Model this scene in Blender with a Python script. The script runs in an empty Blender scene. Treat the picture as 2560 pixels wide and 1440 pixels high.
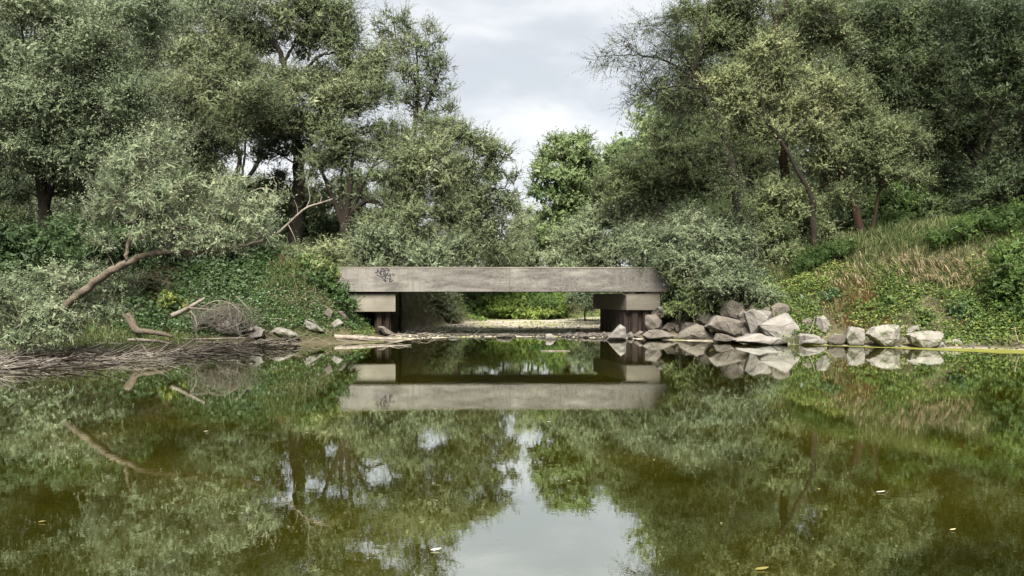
import bpy, math
import numpy as np
from mathutils import Vector

sc = bpy.context.scene
COL = sc.collection
R = math.radians
F = 1900.0          # focal length in pixels of the 2560 px wide photograph
EYE = 1.7           # eye height above the water
HOR = 740.0         # row of the horizon

# ---------------------------------------------------------------- camera, sky, sun, exposure
cam_d = bpy.data.cameras.new('camera')
cam = bpy.data.objects.new('camera', cam_d)
COL.objects.link(cam)
cam.location = (0, 0, EYE)
cam.rotation_euler = (R(90), 0, 0)
cam_d.sensor_width = 36.0
cam_d.lens = F / 2560.0 * 36.0
cam_d.shift_y = (HOR - 720.0) / 2560.0
cam_d.clip_start = 0.1
cam_d.clip_end = 2000
sc.camera = cam

SUN_EL, SUN_AZ = 50.0, 186.0        # azimuth clockwise from +Y: behind the camera, a little to the left
world = bpy.data.worlds.new('World')
sc.world = world
world.use_nodes = True
wn, wl = world.node_tree.nodes, world.node_tree.links
wn.clear()
w_out = wn.new('ShaderNodeOutputWorld')
w_bg = wn.new('ShaderNodeBackground')
w_bg.inputs['Strength'].default_value = 0.05
w_sky = wn.new('ShaderNodeTexSky')
w_sky.sky_type = 'NISHITA'
w_sky.sun_disc = False
w_sky.sun_elevation = R(SUN_EL)
w_sky.sun_rotation = R(SUN_AZ)
w_tc = wn.new('ShaderNodeTexCoord')
w_map = wn.new('ShaderNodeMapping')
w_map.inputs['Scale'].default_value = (1.0, 1.0, 2.4)
w_map.inputs['Location'].default_value = (0.35, 0.0, 0.12)
w_n1 = wn.new('ShaderNodeTexNoise')
w_n1.inputs['Scale'].default_value = 3.6
w_n1.inputs['Detail'].default_value = 5.0
w_n1.inputs['Roughness'].default_value = 0.52
w_n1.inputs['Distortion'].default_value = 0.25
w_ramp = wn.new('ShaderNodeValToRGB')
w_ramp.color_ramp.interpolation = 'EASE'
e = w_ramp.color_ramp.elements
e[0].position = 0.34; e[0].color = (4.75, 5.05, 5.4, 1)
e[1].position = 0.62; e[1].color = (7.1, 7.2, 7.3, 1)
w_mix = wn.new('ShaderNodeMix')
w_mix.data_type = 'RGBA'
w_mix.inputs[0].default_value = 0.93
wl.new(w_tc.outputs['Generated'], w_map.inputs[0])
wl.new(w_map.outputs[0], w_n1.inputs['Vector'])
wl.new(w_n1.outputs['Fac'], w_ramp.inputs[0])
wl.new(w_sky.outputs[0], w_mix.inputs[6])
wl.new(w_ramp.outputs[0], w_mix.inputs[7])
wl.new(w_mix.outputs[2], w_bg.inputs['Color'])
wl.new(w_bg.outputs[0], w_out.inputs[0])

sun_d = bpy.data.lights.new('sun', 'SUN')
sun_d.energy = 5.0
sun_d.angle = R(32)
sun_d.color = (1.0, 0.95, 0.87)
sun = bpy.data.objects.new('sun', sun_d)
COL.objects.link(sun)
sd = Vector((math.sin(R(SUN_AZ)) * math.cos(R(SUN_EL)), math.cos(R(SUN_AZ)) * math.cos(R(SUN_EL)), math.sin(R(SUN_EL))))
sun.rotation_euler = sd.to_track_quat('Z', 'Y').to_euler()

sc.view_settings.view_transform = 'Standard'
sc.view_settings.look = 'None'
sc.view_settings.exposure = 1.62
sc.view_settings.gamma = 1.0
sc.view_settings.use_curve_mapping = False
sc.render.engine = 'CYCLES'
sc.cycles.max_bounces = 6
sc.cycles.diffuse_bounces = 3
sc.cycles.glossy_bounces = 3
sc.cycles.transmission_bounces = 3
sc.cycles.caustics_reflective = False
sc.cycles.caustics_refractive = False

rng = np.random.default_rng(7)

# ---------------------------------------------------------------- small helpers
def P(px, py, d):
    return np.array([(px - 1280.0) * d / F, d, EYE + (HOR - py) * d / F])

def unit(v):
    return v / np.maximum(np.linalg.norm(v, axis=-1, keepdims=True), 1e-9)

def tag(o, label=None, cat=None, group=None, kind=None):
    if label: o['label'] = label
    if cat: o['category'] = cat
    if group: o['group'] = group
    if kind: o['kind'] = kind
    return o

def empty(name, loc=(0, 0, 0)):
    o = bpy.data.objects.new(name, None)
    o.location = tuple(float(v) for v in loc)
    o.empty_display_size = 0.2
    COL.objects.link(o)
    return o

class Buf:
    """Collects vertices and polygons (and one tint value per vertex) for a single mesh."""
    def __init__(self):
        self.v, self.f, self.t, self.n = [], [], [], 0
    def add(self, v, f, tint=0.5):
        v = np.asarray(v, dtype=np.float32).reshape(-1, 3)
        f = np.asarray(f, dtype=np.int32)
        self.v.append(v)
        self.f.append(f + self.n)
        t = np.asarray(tint, dtype=np.float32)
        self.t.append(np.full(len(v), t, dtype=np.float32) if t.ndim == 0 else t.reshape(-1))
        self.n += len(v)
    def build(self, name, material, parent=None, smooth=True, origin=None):
        me = bpy.data.meshes.new(name)
        v = np.concatenate(self.v)
        if parent is not None:
            v = v - np.array(parent.location, dtype=np.float32)
        elif origin is not None:
            v = v - np.array(origin, dtype=np.float32)
        loops = np.concatenate([f.reshape(-1) for f in self.f])
        sizes = np.concatenate([np.full(len(f), f.shape[1], dtype=np.int32) for f in self.f])
        starts = np.concatenate([[0], np.cumsum(sizes)[:-1]]).astype(np.int32)
        me.vertices.add(len(v))
        me.vertices.foreach_set('co', v.astype(np.float32).reshape(-1))
        me.loops.add(len(loops))
        me.loops.foreach_set('vertex_index', loops.astype(np.int32))
        me.polygons.add(len(sizes))
        me.polygons.foreach_set('loop_start', starts)
        me.polygons.foreach_set('loop_total', sizes)
        me.polygons.foreach_set('use_smooth', np.full(len(sizes), smooth, dtype=bool))
        a = me.attributes.new('tint', 'FLOAT', 'POINT')
        a.data.foreach_set('value', np.concatenate(self.t))
        me.update(calc_edges=True)
        me.validate()
        me.materials.append(material)
        o = bpy.data.objects.new(name, me)
        COL.objects.link(o)
        if parent is not None:
            o.parent = parent
        elif origin is not None:
            o.location = tuple(float(c) for c in origin)
        return o

def spline(pts, n):
    """Catmull-Rom resample of control points (any number of columns)."""
    p = np.asarray(pts, dtype=float)
    if len(p) == 2:
        t = np.linspace(0, 1, n)[:, None]
        return p[0] * (1 - t) + p[1] * t
    q = np.vstack([2 * p[0] - p[1], p, 2 * p[-1] - p[-2]])
    u = np.linspace(0, len(p) - 1 - 1e-6, n)
    i = u.astype(int); t = (u - i)[:, None]
    a, b, c, d = q[i], q[i + 1], q[i + 2], q[i + 3]
    return 0.5 * (2 * b + (c - a) * t + (2 * a - 5 * b + 4 * c - d) * t * t + (3 * b - a - 3 * c + d) * t ** 3)

def tube(buf, pts, radii, sides=7, rough=0.0, tint=0.5):
    pts = np.asarray(pts, dtype=float)
    n = len(pts)
    radii = np.interp(np.linspace(0, 1, n), np.linspace(0, 1, len(radii)), radii)
    t = unit(np.gradient(pts, axis=0))
    ref = np.array([0.31, 0.95, 0.1]) if abs(t[0] @ np.array([0, 0, 1.0])) > 0.8 else np.array([0, 0, 1.0])
    u = np.zeros_like(pts)
    cur = unit(ref - (ref @ t[0]) * t[0])
    for k in range(n):
        cur = unit(cur - (cur @ t[k]) * t[k])
        u[k] = cur
    w = np.cross(t, u)
    ang = np.linspace(0, 2 * math.pi, sides, endpoint=False)
    rr = radii[:, None] * (1 + rough * rng.normal(0, 1, (n, sides)))
    v = pts[:, None, :] + rr[..., None] * (np.cos(ang)[None, :, None] * u[:, None, :] + np.sin(ang)[None, :, None] * w[:, None, :])
    f = []
    k = np.arange(n - 1)[:, None] * sides
    j = np.arange(sides)[None, :]
    jn = (j + 1) % sides
    f = np.stack([k + j, k + jn, k + sides + jn, k + sides + j], axis=-1).reshape(-1, 4)
    v = np.vstack([v.reshape(-1, 3), pts[:1], pts[-1:]])
    buf.add(v, f, tint)
    base = buf.n - len(v)
    a = np.arange(sides)
    caps = np.vstack([np.stack([np.full(sides, n * sides), (a + 1) % sides, a], 1),
                      np.stack([np.full(sides, n * sides + 1), (n - 1) * sides + a, (n - 1) * sides + (a + 1) % sides], 1)])
    buf.f.append(caps.astype(np.int32) + base)

def fbm(x, y, seed=0, octaves=4):
    """Cheap smooth pseudo-noise from rotated sines, about -1..1."""
    r = np.random.default_rng(seed)
    s = np.zeros_like(np.asarray(x, dtype=float))
    amp, fr = 1.0, 1.0
    for _ in range(octaves):
        for _ in range(3):
            a = r.uniform(0, 2 * math.pi); ph = r.uniform(0, 2 * math.pi); k = fr * r.uniform(0.7, 1.3)
            s = s + amp * np.sin((x * math.cos(a) + y * math.sin(a)) * k + ph) / 3
        amp *= 0.5; fr *= 2.1
    return s / 1.2

# ---------------------------------------------------------------- materials
def new_mat(name):
    m = bpy.data.materials.new(name)
    m.use_nodes = True
    nt = m.node_tree
    nt.nodes.clear()
    out = nt.nodes.new('ShaderNodeOutputMaterial')
    return m, nt, nt.nodes, nt.links, out

def ramp(nodes, stops):
    r = nodes.new('ShaderNodeValToRGB')
    els = r.color_ramp.elements
    while len(els) < len(stops):
        els.new(0.5)
    for el, (p, c) in zip(els, stops):
        el.position = p
        el.color = (c[0], c[1], c[2], 1)
    return r

def leaf_mat(name, stops, back=None, trans=0.28, rough=0.55, spec=0.25):
    m, nt, N, L, out = new_mat(name)
    at = N.new('ShaderNodeAttribute'); at.attribute_name = 'tint'
    rp = ramp(N, stops)
    L.new(at.outputs['Fac'], rp.inputs[0])
    col = rp.outputs[0]
    if back is not None:
        geo = N.new('ShaderNodeNewGeometry')
        mx = N.new('ShaderNodeMix'); mx.data_type = 'RGBA'
        L.new(geo.outputs['Backfacing'], mx.inputs[0])
        L.new(col, mx.inputs[6]); mx.inputs[7].default_value = (*back, 1)
        m2 = N.new('ShaderNodeMix'); m2.data_type = 'RGBA'; m2.inputs[0].default_value = 0.35
        L.new(mx.outputs[2], m2.inputs[6]); L.new(col, m2.inputs[7])
        col = m2.outputs[2]
    b = N.new('ShaderNodeBsdfPrincipled')
    b.inputs['Roughness'].default_value = rough
    b.inputs['Specular IOR Level'].default_value = spec
    tr = N.new('ShaderNodeBsdfTranslucent')
    ms = N.new('ShaderNodeMixShader'); ms.inputs[0].default_value = trans
    L.new(col, b.inputs['Base Color']); L.new(col, tr.inputs['Color'])
    L.new(b.outputs[0], ms.inputs[1]); L.new(tr.outputs[0], ms.inputs[2])
    L.new(ms.outputs[0], out.inputs[0])
    return m

def noise(N, L, scale, detail=6, rough=0.6, vec=None, dist=0.0):
    n = N.new('ShaderNodeTexNoise')
    n.inputs['Scale'].default_value = scale
    n.inputs['Detail'].default_value = detail
    n.inputs['Roughness'].default_value = rough
    n.inputs['Distortion'].default_value = dist
    if vec is not None:
        L.new(vec, n.inputs['Vector'])
    return n

def coords(N, L, scale=(1, 1, 1), kind='Object'):
    tc = N.new('ShaderNodeTexCoord')
    mp = N.new('ShaderNodeMapping')
    mp.inputs['Scale'].default_value = scale
    L.new(tc.outputs[kind], mp.inputs[0])
    return mp.outputs[0]

def rough_mat(name, stops, scale=4.0, stretch=(1, 1, 1), bump=0.4, bump_scale=14.0, roughness=0.9, mottle=None, dist=0.05, wet=False):
    """Noise-coloured rough solid: bark, stone, earth."""
    m, nt, N, L, out = new_mat(name)
    v = coords(N, L, stretch)
    n = noise(N, L, scale, 8, 0.62, v, 0.3)
    rp = ramp(N, stops)
    L.new(n.outputs['Fac'], rp.inputs[0])
    col = rp.outputs[0]
    if mottle is not None:
        n3 = noise(N, L, mottle[1], 6, 0.7, v)
        r3 = ramp(N, [(mottle[2], (0, 0, 0)), (mottle[3], (1, 1, 1))])
        L.new(n3.outputs['Fac'], r3.inputs[0])
        mx = N.new('ShaderNodeMix'); mx.data_type = 'RGBA'
        L.new(r3.outputs[0], mx.inputs[0]); L.new(col, mx.inputs[6]); mx.inputs[7].default_value = (*mottle[0], 1)
        col = mx.outputs[2]
    if wet:     # soaked, muddy band just above the water level
        geo = N.new('ShaderNodeNewGeometry'); sx = N.new('ShaderNodeSeparateXYZ')
        L.new(geo.outputs['Position'], sx.inputs[0])
        wn_ = noise(N, L, 3.0, 4, 0.6, v)
        wa = N.new('ShaderNodeMath'); wa.operation = 'MULTIPLY_ADD'; wa.inputs[1].default_value = -0.16
        L.new(wn_.outputs['Fac'], wa.inputs[0]); L.new(sx.outputs['Z'], wa.inputs[2])
        wr = N.new('ShaderNodeMapRange'); wr.inputs['From Min'].default_value = -0.06; wr.inputs['From Max'].default_value = 0.06
        wr.inputs['To Min'].default_value = 0.85; wr.inputs['To Max'].default_value = 0.0
        L.new(wa.outputs[0], wr.inputs['Value'])
        wm = N.new('ShaderNodeMix'); wm.data_type = 'RGBA'
        L.new(wr.outputs[0], wm.inputs[0]); L.new(col, wm.inputs[6]); wm.inputs[7].default_value = (0.030, 0.028, 0.018, 1)
        col = wm.outputs[2]
    n2 = noise(N, L, bump_scale, 8, 0.7, v)
    bp = N.new('ShaderNodeBump')
    bp.inputs['Strength'].default_value = bump
    bp.inputs['Distance'].default_value = dist
    L.new(n2.outputs['Fac'], bp.inputs['Height'])
    b = N.new('ShaderNodeBsdfPrincipled')
    b.inputs['Roughness'].default_value = roughness
    b.inputs['Specular IOR Level'].default_value = 0.2
    L.new(col, b.inputs['Base Color']); L.new(bp.outputs[0], b.inputs['Normal'])
    L.new(b.outputs[0], out.inputs[0])
    return m

M = {}
# leaves: the tint of a leaf runs from the darkest to the yellowest of its kind
M['silver'] = leaf_mat('silver_willow_leaf', [(0.0, (0.081, 0.112, 0.058)), (0.5, (0.156, 0.196, 0.106)), (1.0, (0.272, 0.302, 0.177))], back=(0.260, 0.296, 0.208))
M['pale'] = leaf_mat('pale_willow_leaf', [(0.0, (0.102, 0.138, 0.072)), (0.5, (0.198, 0.240, 0.132)), (1.0, (0.324, 0.360, 0.204))], back=(0.324, 0.372, 0.252))
M['sage'] = leaf_mat('sage_willow_leaf', [(0.0, (0.052, 0.076, 0.036)), (0.5, (0.115, 0.148, 0.072)), (1.0, (0.215, 0.240, 0.125))], back=(0.200, 0.235, 0.150))
M['willow'] = leaf_mat('willow_leaf', [(0.0, (0.064, 0.088, 0.038)), (0.5, (0.134, 0.164, 0.080)), (1.0, (0.235, 0.255, 0.125))], back=(0.220, 0.250, 0.165))
M['olive'] = leaf_mat('olive_willow_leaf', [(0.0, (0.058, 0.082, 0.033)), (0.5, (0.128, 0.161, 0.068)), (1.0, (0.251, 0.266, 0.123))], back=(0.222, 0.251, 0.152))
M['dark'] = leaf_mat('shaded_dark_leaf', [(0.0, (0.030, 0.048, 0.019)), (0.5, (0.060, 0.084, 0.034)), (1.0, (0.125, 0.155, 0.052))], back=(0.100, 0.130, 0.075))  # shade of the right-hand wood put into a darker leaf colour
M['poplar'] = leaf_mat('poplar_leaf', [(0.0, (0.075, 0.120, 0.040)), (0.5, (0.150, 0.205, 0.078)), (1.0, (0.240, 0.295, 0.135))], back=(0.210, 0.260, 0.150))
M['bush'] = leaf_mat('green_bush_leaf', [(0.0, (0.036, 0.068, 0.016)), (0.35, (0.068, 0.112, 0.028)), (0.7, (0.120, 0.185, 0.038)), (1.0, (0.210, 0.270, 0.060))], trans=0.35)
M['nettle'] = leaf_mat('nettle_leaf', [(0.0, (0.022, 0.040, 0.015)), (0.5, (0.042, 0.072, 0.026)), (1.0, (0.085, 0.125, 0.048))])
M['bramble'] = leaf_mat('bramble_leaf', [(0.0, (0.024, 0.052, 0.016)), (0.55, (0.055, 0.102, 0.030)), (0.85, (0.105, 0.160, 0.046)), (1.0, (0.210, 0.235, 0.085))], rough=0.45, spec=0.4)
M['cover'] = leaf_mat('ground_cover_leaf', [(0.0, (0.036, 0.066, 0.016)), (0.45, (0.098, 0.148, 0.032)), (0.8, (0.195, 0.225, 0.052)), (1.0, (0.250, 0.200, 0.070))], trans=0.3)
M['grass'] = leaf_mat('grass_blade', [(0.0, (0.036, 0.060, 0.018)), (0.45, (0.082, 0.112, 0.036)), (0.75, (0.150, 0.160, 0.066)), (1.0, (0.290, 0.250, 0.140))], trans=0.3)
M['straw'] = leaf_mat('dry_grass_blade', [(0.0, (0.105, 0.086, 0.045)), (0.5, (0.246, 0.198, 0.112)), (1.0, (0.389, 0.321, 0.202))], trans=0.2)
M['rust_weed'] = leaf_mat('withered_weed', [(0.0, (0.070, 0.035, 0.016)), (0.5, (0.140, 0.072, 0.034)), (1.0, (0.180, 0.130, 0.050))])
M['bark'] = rough_mat('dark_bark', [(0.3, (0.006, 0.005, 0.003)), (0.7, (0.024, 0.018, 0.013))], 9, (1, 1, 0.25), 0.8, 16)
M['bark_pale'] = rough_mat('weathered_bark', [(0.3, (0.049, 0.038, 0.028)), (0.7, (0.140, 0.115, 0.084))], 7, (1, 1, 1), 0.7, 22)
M['bark_red'] = rough_mat('reddish_bark', [(0.3, (0.012, 0.006, 0.004)), (0.7, (0.032, 0.018, 0.010))], 9, (1, 1, 0.25), 0.8, 16)
M['drift'] = rough_mat('bleached_driftwood', [(0.3, (0.105, 0.087, 0.068)), (0.55, (0.205, 0.177, 0.146)), (0.75, (0.298, 0.267, 0.229))], 5, (1, 1, 1), 0.5, 20)
M['twig'] = rough_mat('dead_twig', [(0.3, (0.040, 0.034, 0.028)), (0.5, (0.110, 0.097, 0.080)), (0.72, (0.270, 0.245, 0.205))], 2.2, (1, 1, 1), 0.3, 20)
M['stem'] = rough_mat('living_twig', [(0.3, (0.030, 0.026, 0.016)), (0.7, (0.090, 0.080, 0.050))], 5, (1, 1, 1), 0.2, 20)
M['rock'] = rough_mat('riprap_stone', [(0.28, (0.063, 0.054, 0.043)), (0.5, (0.107, 0.095, 0.078)), (0.7, (0.148, 0.133, 0.113))], 2.4, (1, 1, 1.6), 0.85, 9, 0.92, ((0.039, 0.033, 0.026), 5.0, 0.56, 0.70), 0.06, wet=True)
M['rock_pale'] = rough_mat('pale_stone', [(0.28, (0.120, 0.110, 0.095)), (0.5, (0.175, 0.163, 0.145)), (0.72, (0.223, 0.211, 0.191))], 3.0, (1, 1, 1.4), 0.7, 10, 0.9, ((0.060, 0.056, 0.040), 6.0, 0.60, 0.74), 0.05, wet=True)
M['rock_moss'] = rough_mat('mossy_stone', [(0.28, (0.113, 0.105, 0.086)), (0.5, (0.194, 0.181, 0.157)), (0.72, (0.270, 0.254, 0.227))], 3.0, (1, 1, 1), 0.8, 12, 0.92, ((0.049, 0.062, 0.022), 3.4, 0.50, 0.62), 0.05, wet=True)
M['rock_dark'] = rough_mat('wet_stone', [(0.28, (0.040, 0.034, 0.030)), (0.7, (0.120, 0.105, 0.092))], 5, (1, 1, 1), 0.7, 12, 0.6)
M['earth'] = rough_mat('eroded_earth', [(0.28, (0.051, 0.037, 0.025)), (0.5, (0.114, 0.087, 0.063)), (0.72, (0.180, 0.147, 0.114))], 6, (1, 1, 0.6), 1.0, 14, 0.95, ((0.036, 0.042, 0.016), 5.0, 0.58, 0.68), 0.08)
M['rust'] = rough_mat('rusty_sheet_steel', [(0.3, (0.007, 0.004, 0.004)), (0.55, (0.020, 0.013, 0.010)), (0.75, (0.041, 0.028, 0.020))], 5, (1, 1, 0.3), 0.4, 18, 0.75, ((0.073, 0.063, 0.053), 7.0, 0.66, 0.72), 0.02)
M['graffiti'] = rough_mat('black_spray_paint', [(0.3, (0.010, 0.010, 0.012)), (0.7, (0.030, 0.028, 0.034))], 20, (1, 1, 1), 0.1, 30, 0.6)
M['dry_leaf'] = leaf_mat('fallen_leaf', [(0.0, (0.160, 0.130, 0.030)), (0.5, (0.340, 0.300, 0.100)), (1.0, (0.620, 0.580, 0.450))])

def concrete(name, base, dark, stain, streak=True):
    m, nt, N, L, out = new_mat(name)
    v = coords(N, L)
    big = noise(N, L, 0.55, 6, 0.6, v, 0.4)
    r1 = ramp(N, [(0.38, base), (0.58, tuple(0.74 * c for c in base))])
    L.new(big.outputs['Fac'], r1.inputs[0])
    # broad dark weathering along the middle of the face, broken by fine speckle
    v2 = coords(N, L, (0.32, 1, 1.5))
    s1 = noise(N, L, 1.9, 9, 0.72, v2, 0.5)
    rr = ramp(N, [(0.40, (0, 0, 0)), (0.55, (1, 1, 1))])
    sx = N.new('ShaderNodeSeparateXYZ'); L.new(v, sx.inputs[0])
    gx_ = N.new('ShaderNodeMath'); gx_.operation = 'MULTIPLY_ADD'; gx_.inputs[1].default_value = 0.015 if streak else 0.0   # darker towards the right end
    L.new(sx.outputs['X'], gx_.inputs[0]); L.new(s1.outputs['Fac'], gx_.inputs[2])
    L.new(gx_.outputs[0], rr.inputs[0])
    sp = noise(N, L, 11, 9, 0.72, v)
    rs = ramp(N, [(0.30, (0.25, 0.25, 0.25)), (0.72, (1, 1, 1))])
    L.new(sp.outputs['Fac'], rs.inputs[0])
    mul = N.new('ShaderNodeMath'); mul.operation = 'MULTIPLY'
    L.new(rr.outputs[0], mul.inputs[0]); L.new(rs.outputs[0], mul.inputs[1])
    mul2 = N.new('ShaderNodeMath'); mul2.operation = 'MULTIPLY'; mul2.inputs[1].default_value = stain
    L.new(mul.outputs[0], mul2.inputs[0])
    mx = N.new('ShaderNodeMix'); mx.data_type = 'RGBA'
    L.new(mul2.outputs[0], mx.inputs[0]); L.new(r1.outputs[0], mx.inputs[6]); mx.inputs[7].default_value = (*dark, 1)
    col = mx.outputs[2]
    if streak:   # vertical run-off streaks
        v3 = coords(N, L, (7.0, 3.0, 0.35))
        s3 = noise(N, L, 1.6, 5, 0.6, v3)
        r3 = ramp(N, [(0.47, (0, 0, 0)), (0.68, (0.8, 0.8, 0.8))])
        L.new(s3.outputs['Fac'], r3.inputs[0])
        m3 = N.new('ShaderNodeMix'); m3.data_type = 'RGBA'
        L.new(r3.outputs[0], m3.inputs[0]); L.new(col, m3.inputs[6]); m3.inputs[7].default_value = (*[0.55 * c for c in base], 1)
        col = m3.outputs[2]
    fine = noise(N, L, 40, 8, 0.7, v)
    bp = N.new('ShaderNodeBump'); bp.inputs['Strength'].default_value = 0.35; bp.inputs['Distance'].default_value = 0.02
    L.new(fine.outputs['Fac'], bp.inputs['Height'])
    b = N.new('ShaderNodeBsdfPrincipled')
    b.inputs['Roughness'].default_value = 0.9
    b.inputs['Specular IOR Level'].default_value = 0.2
    L.new(col, b.inputs['Base Color']); L.new(bp.outputs[0], b.inputs['Normal']); L.new(b.outputs[0], out.inputs[0])
    return m
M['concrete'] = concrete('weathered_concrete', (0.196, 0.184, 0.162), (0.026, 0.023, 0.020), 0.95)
M['concrete_dim'] = concrete('dim_block_concrete', (0.135, 0.122, 0.097), (0.05, 0.045, 0.036), 0.6, False)  # right block: darker copy of the left block's concrete
M['concrete_clean'] = concrete('bearing_block_concrete', (0.200, 0.184, 0.148), (0.09, 0.08, 0.065), 0.35, False)

def ground_mat():
    m, nt, N, L, out = new_mat('bank_soil')
    v = coords(N, L)
    n = noise(N, L, 1.3, 10, 0.68, v, 0.3)
    soil = ramp(N, [(0.30, (0.030, 0.026, 0.014)), (0.52, (0.075, 0.066, 0.036)), (0.72, (0.140, 0.118, 0.078))])
    L.new(n.outputs['Fac'], soil.inputs[0])
    g = noise(N, L, 3.5, 12, 0.78, v, 0.1)
    grav = ramp(N, [(0.30, (0.120, 0.105, 0.080)), (0.50, (0.330, 0.295, 0.230)), (0.72, (0.520, 0.480, 0.400))])
    L.new(g.outputs['Fac'], grav.inputs[0])
    mossn = noise(N, L, 0.6, 7, 0.65, v, 0.2)
    mr = ramp(N, [(0.50, (0, 0, 0)), (0.60, (1, 1, 1))])
    L.new(mossn.outputs['Fac'], mr.inputs[0])
    gm = N.new('ShaderNodeMix'); gm.data_type = 'RGBA'
    L.new(mr.outputs[0], gm.inputs[0]); L.new(grav.outputs[0], gm.inputs[6]); gm.inputs[7].default_value = (0.20, 0.22, 0.075, 1)
    at = N.new('ShaderNodeAttribute'); at.attribute_name = 'tint'
    mx = N.new('ShaderNodeMix'); mx.data_type = 'RGBA'
    L.new(at.outputs['Fac'], mx.inputs[0]); L.new(soil.outputs[0], mx.inputs[6]); L.new(gm.outputs[2], mx.inputs[7])
    n2 = noise(N, L, 11, 12, 0.78, v)
    bp = N.new('ShaderNodeBump'); bp.inputs['Strength'].default_value = 0.9; bp.inputs['Distance'].default_value = 0.07
    L.new(n2.outputs['Fac'], bp.inputs['Height'])
    b = N.new('ShaderNodeBsdfPrincipled'); b.inputs['Roughness'].default_value = 0.95; b.inputs['Specular IOR Level'].default_value = 0.15
    L.new(mx.outputs[2], b.inputs['Base Color']); L.new(bp.outputs[0], b.inputs['Normal']); L.new(b.outputs[0], out.inputs[0])
    return m
M['ground'] = ground_mat()

def water_mat():
    m, nt, N, L, out = new_mat('murky_pond_water')
    v = coords(N, L)
    n = noise(N, L, 0.35, 6, 0.6, v, 0.4)
    rp = ramp(N, [(0.34, (0.015, 0.0155, 0.0012)), (0.55, (0.034, 0.0325, 0.0020)), (0.72, (0.064, 0.056, 0.004))])
    L.new(n.outputs['Fac'], rp.inputs[0])
    df = N.new('ShaderNodeBsdfDiffuse')
    L.new(rp.outputs[0], df.inputs['Color'])
    gl = N.new('ShaderNodeBsdfGlossy')
    gl.inputs['Roughness'].default_value = 0.006
    gl.inputs['Color'].default_value = (0.90, 0.93, 0.90, 1)
    v2 = coords(N, L, (1.0, 1.0, 1.0))
    rip = noise(N, L, 9.0, 3, 0.5, v2, 0.2)
    rip2 = noise(N, L, 0.8, 2, 0.5, v2)
    ad = N.new('ShaderNodeMath'); ad.operation = 'MULTIPLY_ADD'
    ad.inputs[1].default_value = 0.35
    L.new(rip.outputs['Fac'], ad.inputs[0]); L.new(rip2.outputs['Fac'], ad.inputs[2])
    bp = N.new('ShaderNodeBump'); bp.inputs['Strength'].default_value = 0.08; bp.inputs['Distance'].default_value = 0.010
    L.new(ad.outputs[0], bp.inputs['Height'])
    L.new(bp.outputs[0], gl.inputs['Normal'])
    fr = N.new('ShaderNodeFresnel'); fr.inputs['IOR'].default_value = 1.33
    mp = N.new('ShaderNodeMapRange')
    mp.inputs['From Min'].default_value = 0.0; mp.inputs['From Max'].default_value = 0.75
    mp.inputs['To Min'].default_value = 0.52; mp.inputs['To Max'].default_value = 1.0
    L.new(fr.outputs[0], mp.inputs['Value'])
    ms = N.new('ShaderNodeMixShader')
    L.new(mp.outputs[0], ms.inputs[0]); L.new(df.outputs[0], ms.inputs[1]); L.new(gl.outputs[0], ms.inputs[2])
    L.new(ms.outputs[0], out.inputs[0])
    return m
M['water'] = water_mat()

def algae_mat():
    m, nt, N, L, out = new_mat('floating_algae')
    v = coords(N, L)
    n = noise(N, L, 2.2, 10, 0.7, v, 0.3)
    rp = ramp(N, [(0.30, (0.080, 0.086, 0.012)), (0.55, (0.150, 0.155, 0.022)), (0.75, (0.200, 0.195, 0.040))])
    L.new(n.outputs['Fac'], rp.inputs[0])
    b = N.new('ShaderNodeBsdfPrincipled'); b.inputs['Roughness'].default_value = 0.55
    L.new(rp.outputs[0], b.inputs['Base Color']); L.new(b.outputs[0], out.inputs[0])
    return m
M['algae'] = algae_mat()

# ---------------------------------------------------------------- terrain
POND = np.array([(-13.2, 14.8), (-11.5, 17.0), (-10.5, 18.5), (-9.4, 20.2), (-8.8, 22.3), (-8.25, 24.5), (-7.25, 26.4), (-5.5, 27.4), (-4.1, 28.5),
                 (-3.9, 30.4), (-2.1, 31.4), (0, 31.7), (2, 31.7), (3.2, 30.8), (4.3, 30.6), (5.0, 30.0), (6.7, 28.9), (8.9, 27.4), (9.9, 26.6), (11.7, 25.8),
                 (13.8, 24.8), (15.9, 24.0), (19, 22.5), (22, 16), (24, 5), (26, -30), (-26, -30), (-23, 4), (-17, 11.5)])
CHAN = np.array([(-4.6, 28.5), (-4.7, 32), (-4.2, 36), (-2.6, 41), (-1.7, 46), (0.5, 47.2), (3.4, 46.6), (6.5, 49.5), (8.5, 49), (7, 42), (5.6, 36), (4.9, 31), (4.9, 28.5)])

def seg_dist(x, y, poly):
    d = np.full(x.shape, 1e9)
    inside = np.zeros(x.shape, dtype=bool)
    n = len(poly)
    for i in range(n):
        ax, ay = poly[i]; bx, by = poly[(i + 1) % n]
        dx, dy = bx - ax, by - ay
        t = np.clip(((x - ax) * dx + (y - ay) * dy) / (dx * dx + dy * dy), 0, 1)
        d = np.minimum(d, np.hypot(x - ax - t * dx, y - ay - t * dy))
        c = ((ay > y) != (by > y)) & (x < (bx - ax) * (y - ay) / ((by - ay) if by != ay else 1e-9) + ax)
        inside ^= c
    return np.where(inside, -d, d)

def sstep(t):
    t = np.clip(t, 0, 1)
    return t * t * (3 - 2 * t)

def shelf_width(x, y):
    left = np.interp(x, [-16, -12.5, -11, -9, -7, -5, -3], [4.0, 3.0, 1.8, 0.8, 0.6, 0.5, 0.3])
    right = np.interp(x, [3, 6, 9, 12, 16], [0.2, 0.3, 0.5, 0.9, 1.0])
    w = np.where(x < 0, left, right)
    return np.where(y > 32.5, 0.15, w)

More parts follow.
